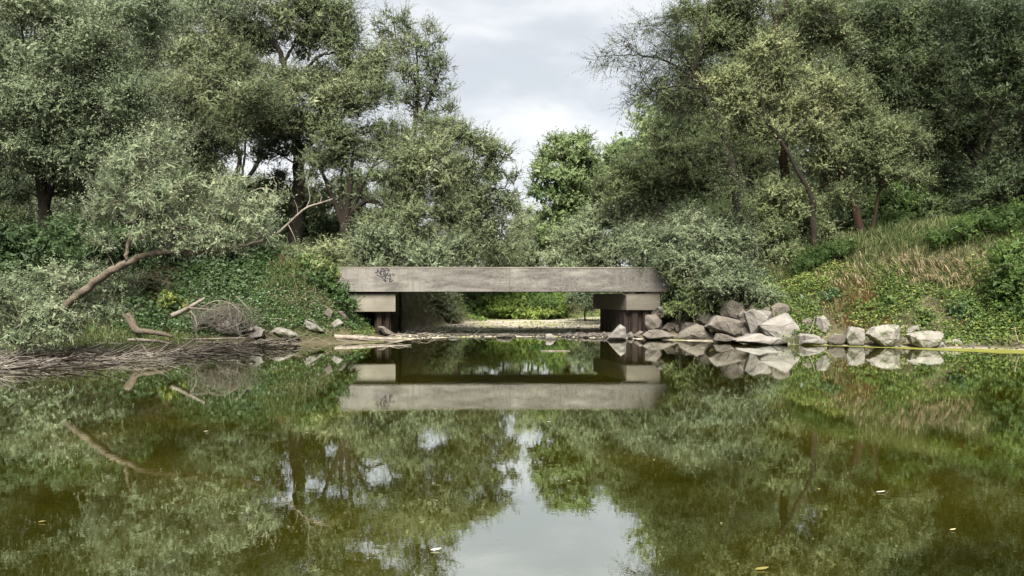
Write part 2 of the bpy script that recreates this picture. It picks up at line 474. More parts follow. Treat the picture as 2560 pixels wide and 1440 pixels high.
def ground_parts(x, y):
    x = np.asarray(x, dtype=float); y = np.asarray(y, dtype=float)
    sp = seg_dist(x, y, POND)
    sl = np.minimum(sp, seg_dist(x, y, CHAN))
    wob = 0.35 * fbm(x * 0.9, y * 0.9, 3)
    w = shelf_width(x, y)
    H = np.where(x < 0, 3.0, 3.05 + 1.35 * np.clip((x - 10) / 9, 0, 1))
    Ln = np.where(x < 0, np.interp(x, [-12, -8, -5], [3.4, 3.2, 2.8]), np.interp(x, [5, 9, 12, 16], [4.4, 5.2, 5.8, 7.2]))
    Ln = np.where(y > 33, np.where(x < 0, 1.5, 3.0), Ln)
    far = np.clip((y - 40) / 10, 0, 1) * np.exp(-((x - 1.0) / 6.0) ** 2)
    H = H * (1 - 0.45 * far)
    t = (sl - w + wob * np.clip(sl, 0, 1)) / Ln
    rise = np.where(x > 9, np.clip(sstep(t * 1.0) * 0.55 + np.clip(t, 0, 1) ** 0.6 * 0.45, 0, 1), sstep(t))
    low = np.where(sp > 0, 0.02 + 0.42 * (1 - np.exp(-np.clip(sp, 0, None) * 0.075)), -np.minimum(1.0, -sp * 0.25))
    low = low + np.where(sp > 0, np.clip(sp, 0, 1) * (0.035 * fbm(x * 2.1, y * 2.1, 5) + 0.02), 0)
    z = low + np.where(sl > 0, H * rise, 0) + np.where(sl > 0, np.clip(sl - w, 0, 2) * 0.10 * fbm(x * 1.6, y * 1.6, 9), 0)
    z = z + np.clip(sl - 8, 0, 60) * 0.012
    return z, sp, sl, w

def height(x, y):
    return ground_parts(x, y)[0]

def hit(px, py, lo=12.0, hi=90.0):
    """Depth at which the sight line through a photo pixel meets the ground or the water."""
    d = np.arange(lo, hi, 0.04)
    q = np.stack([(px - 1280) * d / F, d], 1)
    zr = EYE + (HOR - py) * d / F
    g = np.maximum(height(q[:, 0], q[:, 1]), 0.0)
    k = np.argmax(zr <= g)
    return float(d[k]) if (zr <= g).any() else hi

def axis(lo, hi, step, far):
    core = np.arange(lo, hi + 1e-6, step)
    ext = [step]
    while sum(ext) < far:
        ext.append(ext[-1] * 1.35)
    e = np.cumsum(ext)
    return np.concatenate([(lo - e)[::-1], core, hi + e])

gx, gy = axis(-24, 26, 0.29, 500), axis(8, 58, 0.29, 500)
GX, GY = np.meshgrid(gx, gy)
GZ, SP, SL, SW = ground_parts(GX, GY)
nx, ny = len(gx), len(gy)
gi = np.arange(nx * ny).reshape(ny, nx)
gb = Buf()
grav_mask = np.clip(1.0 - np.clip(SL, 0, 1) / 0.35, 0, 1) * np.clip((GY - 27) / 2.0, 0, 1)
grav_mask = np.maximum(grav_mask, 0.55 * np.clip(1 - (SL - 0.3) / 0.8, 0, 1) * (GX > 9))
gb.add(np.stack([GX, GY, GZ], -1), np.stack([gi[:-1, :-1], gi[:-1, 1:], gi[1:, 1:], gi[1:, :-1]], -1).reshape(-1, 4), grav_mask)
tag(gb.build('ground', M['ground']), kind='structure', label='brown earth banks and pale gravel bed around the pond')

wb = Buf()
wx, wy = np.linspace(-40, 40, 9), np.linspace(-45, 34, 9)
WX, WY = np.meshgrid(wx, wy)
wi = np.arange(81).reshape(9, 9)
wb.add(np.stack([WX, WY, 0 * WX], -1), np.stack([wi[:-1, :-1], wi[:-1, 1:], wi[1:, 1:], wi[1:, :-1]], -1).reshape(-1, 4))
tag(wb.build('water', M['water']), kind='structure', label='still olive green pond mirroring trees, bridge and sky')

# ---------------------------------------------------------------- bridge
def prism(buf, foot, z0, z1):
    """Box on a four-cornered footprint (front-left, front-right, back-right, back-left)."""
    f = np.array(foot, dtype=float)
    v = np.vstack([np.column_stack([f, np.full(4, z0)]), np.column_stack([f, np.full(4, z1)])])
    buf.add(v, [(0, 3, 2, 1), (4, 5, 6, 7), (0, 1, 5, 4), (1, 2, 6, 5), (2, 3, 7, 6), (3, 0, 4, 7)])

def bevel(o, w=0.02, seg=2):
    md = o.modifiers.new('bevel', 'BEVEL'); md.width = w; md.segments = seg; md.limit_method = 'ANGLE'
    return o

SK = -0.23        # skew of the bridge: x runs this far per metre of depth
def fp(x, d0, d1, x2):
    """Skewed footprint from front line x..x2 at depth d0 to d1; the deck also turns slightly."""
    t0 = lambda xx: d0 + 0.035 * (xx + 6.6)
    dy = d1 - d0
    return [(x, t0(x)), (x2, t0(x2)), (x2 + SK * dy, t0(x2) + dy), (x + SK * dy, t0(x) + dy)]

br = empty('concrete_bridge', (0, 30.7, 0))
tag(br, 'low grey concrete slab bridge with black graffiti crossing the pond end', 'bridge')
def bpart(name, foot, z0, z1, mat, bw=0.02):
    b = Buf(); prism(b, foot, z0, z1)
    return bevel(b.build(name, mat, br, smooth=False), bw)
girder = None
for xa, xb in ((-7.0, -0.09), (-0.086, 1.95), (1.954, 6.7)):      # cast in three lengths
    g_ = fp(-7.0, 30.45, 30.85, 6.7)
    yl = lambda xx: 30.45 + 0.035 * (xx + 6.6)
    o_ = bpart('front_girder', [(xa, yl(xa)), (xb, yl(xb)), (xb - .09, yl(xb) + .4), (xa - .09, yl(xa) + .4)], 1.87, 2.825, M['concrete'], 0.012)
    girder = girder or o_
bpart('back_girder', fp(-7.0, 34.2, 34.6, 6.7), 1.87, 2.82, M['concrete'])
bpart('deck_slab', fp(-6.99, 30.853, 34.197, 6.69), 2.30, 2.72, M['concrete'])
bpart('coping', fp(-7.02, 30.435, 30.80, 6.72), 2.828, 2.868, M['concrete_clean'], 0.008)
bpart('bearing_block', fp(-6.6, 30.62, 34.5, -4.70), 1.06, 1.80, M['concrete_clean'])
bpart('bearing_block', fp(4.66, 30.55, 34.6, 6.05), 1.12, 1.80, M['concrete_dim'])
for x in (-6.2, -5.2, 5.2, 6.4):   # bearing pads in the slit between block and girder
    bpart('bearing_pad', fp(x, 30.72, 31.05, x + 0.3), 1.803, 1.867, M['rust'], 0.005)

def sheet_pile(p0, p1, z0, z1, flip):
    """One U-shaped steel sheet pile spanning p0..p1."""
    p0, p1 = np.array(p0, float), np.array(p1, float)
    t = unit(p1 - p0); n = np.array([t[1], -t[0]]) * (1 if flip else -1)
    L = np.linalg.norm(p1 - p0)
    prof = [(0, 0), (0.12, 0), (0.27, 0.16), (0.73, 0.16), (0.88, 0), (1, 0)]
    outer = [p0 + t * a * L + n * b for a, b in prof]
    inner = [p0 + t * a * L + n * (b - 0.02) for a, b in prof]
    b = Buf()
    v = [(*q, z0) for q in outer] + [(*q, z1) for q in outer] + [(*q, z0) for q in inner] + [(*q, z1) for q in inner]
    f = []
    for i in range(5):
        f += [(i, i + 1, 7 + i, 6 + i), (12 + i, 18 + i, 19 + i, 13 + i), (6 + i, 7 + i, 19 + i, 18 + i)]
    b.add(v, f)
    return b.build('sheet_pile', M['rust'], br, smooth=False)
pt = np.array([4.80, 31.25])
for k in range(2):
    sheet_pile(pt + (0.46 * k, 0.016 * k), pt + (0.46 * (k + 1), 0.016 * (k + 1)), -0.4, 1.117, True)
for k in range(7):
    a = pt + np.array([SK, 1.0]) * 0.44 * k; b_ = pt + np.array([SK, 1.0]) * 0.44 * (k + 1)
    sheet_pile(a, b_, -0.4, 1.117, False)
pl = np.array([-5.62, 31.1])
sheet_pile(pl, pl + (0.40, 0.014), -0.2, 1.057, True)
sheet_pile(pl + (0.40, 0.014), pl + (0.66, 0.024), -0.2, 1.057, True)
for k in range(6):
    a = pl + (0.66, 0.024) + np.array([SK, 1.0]) * 0.5 * k; b_ = pl + (0.66, 0.024) + np.array([SK, 1.0]) * 0.5 * (k + 1)
    sheet_pile(a, b_, -0.2, 1.057, False)

# graffiti: strokes traced from the tag, flat paint on the girder face
G = [([(700, 660), (735, 400)], 60), ([(735, 380), (860, 640), (1000, 830), (1150, 920), (1240, 900), (1290, 800)], 50),
     ([(540, 590), (640, 640), (740, 660)], 48), ([(640, 790), (900, 910), (1100, 1030), (1230, 1130)], 44),
     ([(960, 480), (950, 640), (1000, 780)], 70), ([(980, 580), (1100, 520), (1220, 540), (1280, 660), (1280, 780)], 66),
     ([(1150, 600), (1170, 760), (1290, 800)], 60), ([(960, 480), (1060, 320), (1250, 290), (1420, 350), (1590, 450)], 60),
     ([(1050, 360), (1250, 440), (1450, 500), (1560, 510)], 52), ([(1590, 450), (1550, 530)], 50),
     ([(1500, 610), (1400, 740), (1320, 900), (1250, 1100)], 54), ([(1400, 760), (1540, 850), (1660, 920)], 50),
     ([(1590, 680), (1650, 800), (1610, 830)], 56), ([(1340, 1030), (1490, 1020)], 40), ([(1690, 960), (1580, 1050), (1510, 1110)], 46),
     ([(1720, 1090), (1620, 1130), (1580, 1230), (1650, 1280), (1740, 1230), (1820, 1140)], 56),
     ([(1230, 1130), (1310, 1210), (1300, 1310)], 54), ([(1060, 1160), (1200, 1190), (1270, 1290)], 30), ([(1850, 700), (1800, 790)], 44),
     ([(1930, 800), (1860, 880)], 34), ([(1440, 1130), (1380, 1200)], 24)]
grb = Buf()
for k, (st, wd) in enumerate(G):
    s = spline([(920 + x / 28.8, 660 + y / 28.8) for x, y in st], max(4, 5 * len(st)))
    xs = (s[:, 0] - 1280) * 30.62 / F
    zs = EYE + (HOR - s[:, 1]) * 30.62 / F
    q = np.column_stack([xs, zs])
    t = unit(np.gradient(q, axis=0)); nn = np.column_stack([-t[:, 1], t[:, 0]])
    hw = (1.45 * wd / 28.8 * 30.62 / F * 0.5) * (0.75 + 0.25 * np.sin(np.linspace(0.3, 2.8, len(q))))[:, None]
    a, b_ = q + nn * hw, q - nn * hw
    yy = 30.45 + 0.035 * (np.r_[a[:, 0], b_[:, 0]] + 6.6) - 0.004 - 0.0002 * k
    v = np.column_stack([np.r_[a[:, 0], b_[:, 0]], yy, np.r_[a[:, 1], b_[:, 1]]])
    i = np.arange(len(q) - 1); n_ = len(q)
    grb.add(v, np.stack([i, i + 1, n_ + i + 1, n_ + i], 1))
gr = grb.build('graffiti', M['graffiti'], br, smooth=False)
gr.parent = girder
gr.location = (0, 0, 0)

# ---------------------------------------------------------------- trees and shrubs
def leaf_quads(base, d, nrm, length, width, tri=False):
    """Narrow leaves: kites, or plain triangles where they are far off. Base point, direction, normal hint, length, width (all arrays)."""
    s = unit(np.cross(d, nrm))
    L = length[:, None]; W = width[:, None] * 0.5
    if tri:
        v = np.stack([base - s * W, base + s * W, base + d * L], axis=1).reshape(-1, 3)
        return v, np.arange(len(base) * 3, dtype=np.int32).reshape(-1, 3)
    mid = base + d * L * 0.45
    tip = base + d * L
    v = np.stack([base, mid + s * W, tip, mid - s * W], axis=1).reshape(-1, 3)
    f = np.arange(len(base) * 4, dtype=np.int32).reshape(-1, 4)
    return v, f

def spray_lobe(buf, c, rad, n_spray, n_leaf, Lspray, leaf, up=0.45, out=0.75, tint0=0.5, spread=0.22, stems=None, droop=0.15, inner=0.25, axis_pull=None, clumps=8, tri=False, core=0.16):
    """Fills an ellipsoid with leafy twigs that grow outward and upward."""
    c = np.asarray(c, float); rad = np.asarray(rad, float)
    # the clump breaks up into smaller tufts with gaps between them
    m = clumps
    so = unit(rng.normal(0, 1, (m, 3))) * rng.uniform(0.45, 0.95, (m, 1))
    sc_, sr = c + so * rad, rad * rng.uniform(0.40, 0.62, (m, 1)) * rng.uniform(0.85, 1.15, (m, 3))
    st_ = rng.normal(0, 0.10, m)
    pr = sr[:, 0] * sr[:, 2]
    idx = rng.choice(m, n_spray, p=pr / pr.sum())
    o = unit(rng.normal(0, 1, (n_spray, 3)))
    r = rng.uniform(inner ** 2, 1, (n_spray, 1)) ** 0.5
    p = sc_[idx] + o * r * sr[idx] * 0.9
    o = unit(o + 0.75 * so[idx])
    d = unit(o * out + np.array([0, 0, up]) + rng.normal(0, 0.38, (n_spray, 3)) + (0 if axis_pull is None else np.asarray(axis_pull)))
    Ls = Lspray * rng.uniform(0.45, 1.15, n_spray) * np.where(rng.random(n_spray) < 0.06, 1.6, 1)
    t = np.linspace(0.08, 1.0, n_leaf)[None, :] + rng.uniform(-0.03, 0.03, (n_spray, n_leaf))
    bend = np.array([0, 0, -droop])
    pos = p[:, None, :] + d[:, None, :] * (Ls[:, None] * t)[..., None] + bend * ((Ls[:, None] * t ** 2))[..., None]
    rnd = unit(rng.normal(0, 1, (n_spray, n_leaf, 3)))
    rnd = unit(rnd - (rnd * d[:, None, :]).sum(-1, keepdims=True) * d[:, None, :])
    ld = unit(d[:, None, :] * 0.40 + rnd * rng.uniform(0.5, 1.1, (n_spray, n_leaf, 1)) + bend + np.array([0, 0, -0.15]))
    nn = unit(rng.normal(0, 0.40, (n_spray, n_leaf, 3)) + np.array([0, 0, 0.40]) + o[:, None, :] * 0.95)
    ln = leaf[0] * rng.uniform(0.6, 1.25, (n_spray, n_leaf)) * (1 - 0.35 * t)
    wd = leaf[1] * rng.uniform(0.7, 1.25, (n_spray, n_leaf))
    v, f = leaf_quads(pos.reshape(-1, 3), ld.reshape(-1, 3), nn.reshape(-1, 3), ln.reshape(-1), wd.reshape(-1), tri)
    tw = tint0 + st_[idx][:, None] + rng.normal(0, spread * 0.5, (n_spray, 1)) + rng.normal(0, spread * 0.5, (n_spray, n_leaf))
    buf.add(v, f, np.repeat(np.clip(tw, 0, 1).reshape(-1), 3 if tri else 4))
    # broader, darker-tinted leaves added inside each tuft to block light and deepen its shade
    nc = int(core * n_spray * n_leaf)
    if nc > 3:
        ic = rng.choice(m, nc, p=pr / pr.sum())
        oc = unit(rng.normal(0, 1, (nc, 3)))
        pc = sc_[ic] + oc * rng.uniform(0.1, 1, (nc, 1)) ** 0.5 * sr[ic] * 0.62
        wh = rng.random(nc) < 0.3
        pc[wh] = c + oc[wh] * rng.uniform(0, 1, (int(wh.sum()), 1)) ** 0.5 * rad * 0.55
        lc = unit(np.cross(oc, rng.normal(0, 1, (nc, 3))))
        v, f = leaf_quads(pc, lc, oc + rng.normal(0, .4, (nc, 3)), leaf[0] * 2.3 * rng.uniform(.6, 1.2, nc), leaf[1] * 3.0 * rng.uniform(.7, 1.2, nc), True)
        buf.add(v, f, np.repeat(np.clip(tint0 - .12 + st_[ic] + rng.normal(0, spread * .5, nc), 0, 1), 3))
    if stems is not None:
        e = p + d * Ls[:, None] * 0.95 + bend * Ls[:, None] * 0.9
        q0 = p - d * Ls[:, None] * 0.5
        v, f = leaf_quads(q0, unit(e - q0), rng.normal(0, 1, (n_spray, 3)), np.linalg.norm(e - q0, axis=1), np.full(n_spray, stems[1]), True)
        stems[0].add(v, f)

def near_path(paths, c):
    best = None
    for pts, rr in paths:
        s = spline(pts, 24)
        q = np.linalg.norm(s - c, axis=1) + 1.6 * np.clip(s[:, 2] - c[2] + 0.4, 0, None)
        k = int(np.argmin(q))
        if best is None or q[k] < best[0]:
            best = (q[k], s[k], np.interp(k / 23, np.linspace(0, 1, len(rr)), rr))
    return best[1], best[2]

N_LEAF = 0
def grow(name, label, cat, d, paths, lobes, leafmat, bark='bark', leaf=None, cover=2.6, tint=0.5, up=0.45, out=0.75, group=None, n_leaf=12, spray=0.75,
         droop=0.15, stems=True, base=None, foliage='crown', limb_r=0.045, spread=0.22, branches=5, inner=0.25, axis_pull=None, core=0.16):
    """A tree or shrub. paths: lists of (px, py, depth offset) for the trunk and its big limbs with radii; lobes: (px, py, rx, ry, depth offset[, tint shift, density])."""
    global N_LEAF
    if leaf is None:
        k = np.clip(d / 30.0, 0.6, 2.0)
        leaf = (0.116 * k, 0.042 * k)
    pp = []
    for pts, rr in paths:
        pp.append((np.array([P(x, y, d + (o[0] if o else 0)) for x, y, *o in pts]), rr))
    if base is None:
        b0 = pp[0][0][0]
    else:
        b0 = P(base[0], base[1], d)
    gz = float(height(b0[0], b0[1]))
    root = empty(name, (b0[0], b0[1], gz))
    tag(root, label, cat, group)
    for k, (pts, rr) in enumerate(pp):
        if k == 0:     # plant the trunk in the ground
            foot = pts[0].copy(); foot[2] = gz - 0.25
            if pts[0][2] - foot[2] > 0.15:
                pts = np.vstack([foot, pts])
            else:
                pts[0][2] = gz - 0.2
            rr = [rr[0] * 1.25] + list(rr)
        b = Buf()
        s = spline(pts, max(8, 5 * len(pts)))
        s[1:-1] += rng.normal(0, 0.02, (len(s) - 2, 3))
        tube(b, s, [0.72 * q for q in rr], 10 if k == 0 else 8, 0.10)
        b.build('trunk' if k == 0 else 'limb', M[bark], root)
        pp[k] = (pts, rr)
    crown = Buf(); tw = Buf()
    for lo in lobes:
        x, y, rx, ry, dd = lo[:5]
        dt = lo[5] if len(lo) > 5 else 0.0
        dens = lo[6] if len(lo) > 6 else 1.0
        dl = d + dd
        c = P(x, y, dl)
        rX, rZ = 1.13 * rx * dl / F, 1.13 * ry * dl / F
        rY = 0.5 * (rX + rZ) * 1.05
        la = leaf[0] * leaf[1] * 0.5 * 0.5
        n = 0.75 * cover * dens * math.pi * rX * rZ / la
        ns = max(6, int(n / n_leaf))
        N_LEAF += ns * n_leaf
        L = spray * min(1.0, 0.35 + 0.5 * (rX + rZ) * 0.6)
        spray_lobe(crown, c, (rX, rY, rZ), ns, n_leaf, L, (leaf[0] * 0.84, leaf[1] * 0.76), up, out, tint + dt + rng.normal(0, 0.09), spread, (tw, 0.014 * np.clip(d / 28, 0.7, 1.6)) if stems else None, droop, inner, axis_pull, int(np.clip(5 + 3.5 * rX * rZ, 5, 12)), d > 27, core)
        # limb from the trunk to this clump, then forking branches inside it
        a, ra = near_path(pp, c)
        mid = (a + c) / 2 + np.array([0, 0, 0.12 * np.linalg.norm(c - a)]) + rng.normal(0, 0.12, 3)
        r0 = min(limb_r, ra * 0.8)
        tube(tw, spline([a, mid, c], 7), [r0, r0 * 0.45], 5, 0.05)
        for _ in range(branches):
            o = unit(rng.normal(0, 1, 3) + np.array([0, 0, up]))
            e = c + o * np.array([rX, rY, rZ]) * rng.uniform(0.75, 1.0)
            s0 = a + (c - a) * rng.uniform(0.55, 1.0)
            m2 = (s0 + e) / 2 + rng.normal(0, 0.08, 3)
            tube(tw, spline([s0, m2, e], 5), [r0 * 0.42, 0.008], 3)
    tag(crown.build(foliage, M[leafmat], root, smooth=False), kind='stuff')
    if tw.v:
        tag(tw.build('twigs', M[bark if bark != 'bark_pale' else 'bark_pale'], root), kind='stuff')
    return root

def copy_tree(src, loc, rz, scale, label, group):
    r = src.copy(); COL.objects.link(r)
    r.location = loc; r.rotation_euler = (0, 0, rz); r.scale = (scale,) * 3
    r['label'] = label; r['group'] = group
    for ch in src.children:
        c = ch.copy(); COL.objects.link(c); c.parent = r
    return r

# --- left bank
grow('willow_tree', 'big silver-leaved willow with a forked pollard trunk filling the far left', 'tree', 26,
     [([(116, 570), (112, 520), (104, 455), (92, 400), (70, 280), (60, 120)], [0.30, 0.26, 0.2, 0.14, 0.08]),
      ([(112, 520), (140, 440), (190, 350), (230, 200), (250, 90)], [0.18, 0.13, 0.06]),
      ([(104, 455), (40, 340), (-40, 320, -1)], [0.12, 0.08])],
     [(50, 30, 130, 80, -1), (210, 30, 120, 80, 0), (80, 150, 130, 90, -1.5), (240, 150, 120, 90, 0), (370, 40, 90, 70, .5),
      (30, 280, 110, 80, -1.5), (180, 280, 110, 90, -1), (320, 250, 90, 80, 0), (80, 385, 110, 50, -1.2), (220, 390, 110, 70, -.5),
      (330, 370, 80, 70, 0), (200, 460, 90, 42, .6), (20, 470, 60, 45, .6), (290, 470, 80, 55, .6), (-60, 200, 90, 200, 0), (-40, 420, 70, 80, 0)],
     'silver', leaf=(0.125, 0.040), tint=0.42)
grow('willow_tree', 'tall grey-green willow behind the forked pollard willow, reaching the top edge', 'tree', 34,
     [([(400, 560), (400, 430), (390, 260), (360, 100)], [0.3, 0.25, 0.16, 0.06])],
     [(330, 40, 110, 70, 0), (440, 30, 100, 70, 0), (300, 140, 90, 70, 0), (390, 130, 90, 70, 0), (520, 40, 80, 60, 1), (350, 230, 90, 70, 0), (400, 320, 80, 70, 0), (150, 60, 120, 90, 2), (60, 180, 110, 100, 2), (180, 250, 110, 90, 2), (330, 430, 90, 70, 1), (100, 480, 110, 60, 3), (220, 520, 100, 50, 2)],
     'silver', tint=0.36, cover=2.2)
grow('willow_tree', 'rounded yellow-green willow between the silver pollard and the tall arching willow', 'tree', 32,
     [([(520, 570), (525, 470), (520, 330), (500, 180)], [0.25, 0.2, 0.14, 0.05])],
     [(470, 120, 80, 60, 0, .1), (550, 180, 75, 70, 0), (430, 220, 85, 75, -.8), (530, 270, 95, 70, -.8, .05), (610, 250, 60, 60, 0), (460, 330, 90, 70, -1), (560, 350, 70, 55, -.6), (500, 420, 90, 60, -1), (420, 430, 70, 60, -.6), (540, 490, 60, 50, -.5, -.1)],
     'willow', tint=0.55)
grow('willow_tree', 'tall dark willow with a thick trunk and arching upper limb left of the sky gap', 'tree', 36,
     [([(742, 540), (748, 470), (746, 400), (738, 320), (722, 230), (708, 160), (690, 112), (650, 92)], [0.45, 0.40, 0.34, 0.26, 0.22, 0.16, 0.09]),
      ([(746, 390), (790, 345), (850, 300), (880, 250)], [0.26, 0.18, 0.07]),
      ([(708, 160), (735, 110), (760, 60)], [0.12, 0.05]), ([(722, 230), (800, 140), (870, 135)], [0.13, 0.05]),
      ([(738, 320), (670, 290), (630, 250)], [0.16, 0.06])],
     [(600, 50, 85, 60, 0), (700, 25, 90, 55, 0), (800, 20, 90, 55, 0), (860, 80, 75, 60, 0), (920, 150, 60, 60, 0), (940, 210, 45, 50, 0), (630, 120, 70, 50, .5, -.1), (790, 90, 80, 45, 1, -.12), (780, 190, 80, 40, 1, -.1), (570, 110, 60, 55, 0),
      (680, 210, 70, 45, -1, -.08), (730, 270, 65, 45, -1.5, -.05), (800, 245, 80, 55, -2, .12), (880, 255, 70, 55, -1.5, .05), (850, 330, 75, 45, -1.5), (650, 310, 75, 45, -1), (770, 325, 80, 45, -1.5, .05), (700, 330, 60, 40, -.5), (890, 190, 60, 50, 0), (690, 375, 60, 30, .5, -.1, .6), (800, 385, 55, 34, 0, -.05, .7), (640, 380, 45, 28, .5, -.1, .5)],
     'willow', tint=0.45)
grow('willow_tree', 'cluster of three slender dark trunks with pale sky showing between them', 'tree', 42,
     [([(585, 470), (600, 400), (585, 345), (570, 300)], [0.2, 0.17, 0.12, 0.06]), ([(600, 470), (648, 400), (655, 350), (665, 300)], [0.18, 0.15, 0.12, 0.06]), ([(605, 450), (612, 380), (620, 310)], [0.1, 0.08, 0.05])],
     [(570, 305, 60, 45, 0), (630, 300, 70, 40, 0), (690, 320, 50, 35, 0), (650, 250, 80, 50, 1), (560, 240, 60, 60, 1)], 'willow', tint=0.35)
grow('willow_tree', 'slim open-crowned willow standing tallest beside the left edge of the sky', 'tree', 45,
     [([(1035, 500), (1035, 410), (1036, 320), (1046, 220), (1040, 110)], [0.3, 0.25, 0.2, 0.13, 0.04]), ([(1036, 320), (1075, 250), (1095, 190)], [0.14, 0.05]), ([(1046, 220), (1000, 140), (985, 60)], [0.12, 0.04])],
     [(985, 45, 48, 35, 0, -.1, .8), (1000, 105, 45, 40, 0, -.1, .8), (1065, 115, 50, 42, 0), (1095, 160, 40, 42, 0), (1030, 185, 52, 45, 0), (1090, 225, 45, 35, 0), (1010, 250, 45, 35, 0, 0, .8), (1110, 275, 38, 20, 0, 0, .8), (1045, 285, 40, 25, 0, 0, .6), (950, 80, 30, 35, .5, -.1, .6)],
     'willow', tint=0.40, up=0.75, cover=1.9, core=0.08)
grow('willow_tree', 'dark willow splitting low into several limbs, one arching right, above the bridge end', 'tree', 34,
     [([(858, 640), (862, 600), (860, 560)], [0.34, 0.30, 0.28]), ([(861, 575), (838, 510), (815, 455), (800, 400)], [0.2, 0.15, 0.07]),
      ([(861, 575), (872, 490), (880, 410), (892, 310)], [0.22, 0.17, 0.12, 0.05]), ([(863, 570), (886, 525), (922, 503), (962, 514), (1000, 540)], [0.19, 0.16, 0.12, 0.05]),
      ([(863, 575), (905, 470), (940, 400)], [0.12, 0.05]), ([(861, 560), (850, 470), (860, 400)], [0.14, 0.06])],
     [(850, 370, 65, 45, 0, -.05), (800, 410, 50, 40, 0, -.1, .8), (960, 370, 60, 45, 1, -.1, .55), (930, 440, 45, 35, 0, -.1, .5), (1050, 390, 75, 55, -.5, .1), (1000, 450, 70, 45, -.5, .05), (1090, 450, 65, 55, 0, .1), (1080, 380, 55, 45, 0, .1), (1020, 520, 75, 45, -.3), (1100, 530, 60, 40, 0), (970, 560, 75, 35, -.5, -.05), (900, 470, 45, 34, .4, -.1, .5), (835, 460, 40, 34, .5, -.1, .5), (800, 500, 50, 34, .8, -.1, .6), (930, 545, 45, 26, .3, -.1, .6), (945, 320, 50, 40, 1.5, -.05, .6), (1000, 350, 45, 35, 1.5, 0, .7)],
     'willow', tint=0.46)
grow('willow_shrub', 'grey-green willow shrub just behind the left end of the bridge', 'shrub', 33,
     [([(1000, 680), (1000, 640), (990, 590)], [0.08, 0.06, 0.03])],
     [(930, 605, 70, 40, 0), (1030, 610, 80, 42, 0), (1105, 625, 60, 38, .5), (960, 655, 90, 35, 0, -.08), (1060, 660, 80, 35, 0, -.05), (870, 640, 50, 35, .5, -.15)], 'silver', tint=0.48)
grow('willow_tree', 'broad ragged willow stepping down to the sky gap at the bridge middle', 'tree', 43,
     [([(1140, 680), (1146, 620), (1160, 530), (1180, 430), (1185, 360)], [0.22, 0.19, 0.15, 0.1, 0.04]), ([(1160, 530), (1220, 480), (1262, 470)], [0.1, 0.04])],
     [(1125, 335, 65, 35, 1, -.1), (1185, 350, 60, 42, 0), (1230, 385, 42, 40, 0), (1160, 415, 65, 45, 0), (1230, 445, 45, 40, 0, 0, .8), (1262, 500, 42, 40, 0, 0, .8), (1190, 500, 65, 48, 0), (1150, 560, 60, 45, 0), (1225, 560, 52, 45, 0, -.08), (1245, 615, 42, 40, 0, -.08), (1180, 625, 60, 40, .3, -.05), (1140, 480, 55, 45, 1), (1285, 495, 22, 22, 0, 0, .6), (1070, 320, 45, 28, 1.5, 0, .8), (1280, 440, 20, 22, .2, 0, .6)],
     'willow', tint=0.45, cover=2.2)

# --- middle distance
grow('poplar_tree', 'bright green poplar standing alone against the sky beyond the bridge', 'tree', 50,
     [([(1418, 640), (1418, 560), (1420, 460), (1424, 350)], [0.3, 0.26, 0.18, 0.04]), ([(1418, 560), (1375, 470), (1365, 420)], [0.12, 0.04]), ([(1418, 540), (1465, 460), (1475, 410)], [0.12, 0.04])],
     [(1425, 352, 42, 24, 0), (1385, 390, 42, 34, 0), (1450, 392, 45, 38, 0), (1415, 430, 60, 40, 0), (1360, 440, 32, 32, 0, 0, .7), (1480, 430, 26, 34, 0, 0, .8), (1385, 480, 45, 36, 0, 0, .8), (1450, 480, 45, 40, 0), (1350, 480, 24, 24, 0, 0, .6), (1410, 530, 55, 40, 0), (1460, 540, 45, 40, 0), (1400, 580, 60, 40, 0)],
     'poplar', leaf=(0.19, 0.14), tint=0.45, up=0.6, cover=4.0, n_leaf=9, droop=0.05)
grow('poplar_tree', 'small poplar behind the grey shrubs right of the lone poplar', 'tree', 52,
     [([(1545, 620), (1548, 500), (1550, 360)], [0.26, 0.2, 0.04])],
     [(1550, 370, 38, 34, 0, 0, .8), (1522, 400, 32, 32, 0), (1570, 410, 40, 40, 0), (1520, 450, 38, 38, 0, .15), (1560, 470, 50, 45, 0), (1510, 500, 38, 40, 0), (1500, 420, 22, 26, 0, .05, .7)],
     'poplar', leaf=(0.24, 0.16), tint=0.4, up=0.6, cover=2.0, n_leaf=9)
grow('poplar_tree', 'thin-leaved pale poplar with sky glinting through, under the dark overhanging boughs', 'tree', 44,
     [([(1650, 600), (1650, 450), (1645, 300), (1640, 190)], [0.28, 0.22, 0.14, 0.04])],
     [(1620, 290, 42, 45, 0, .2, .6), (1660, 240, 45, 45, 0, .2, .6), (1615, 340, 40, 35, 0, .2, .7), (1670, 310, 55, 50, 0, .1, .8), (1720, 280, 50, 60, 1), (1660, 370, 60, 40, 0), (1600, 380, 40, 40, 0)],
     'poplar', leaf=(0.19, 0.12), tint=0.5, up=0.5, cover=1.8, n_leaf=9)
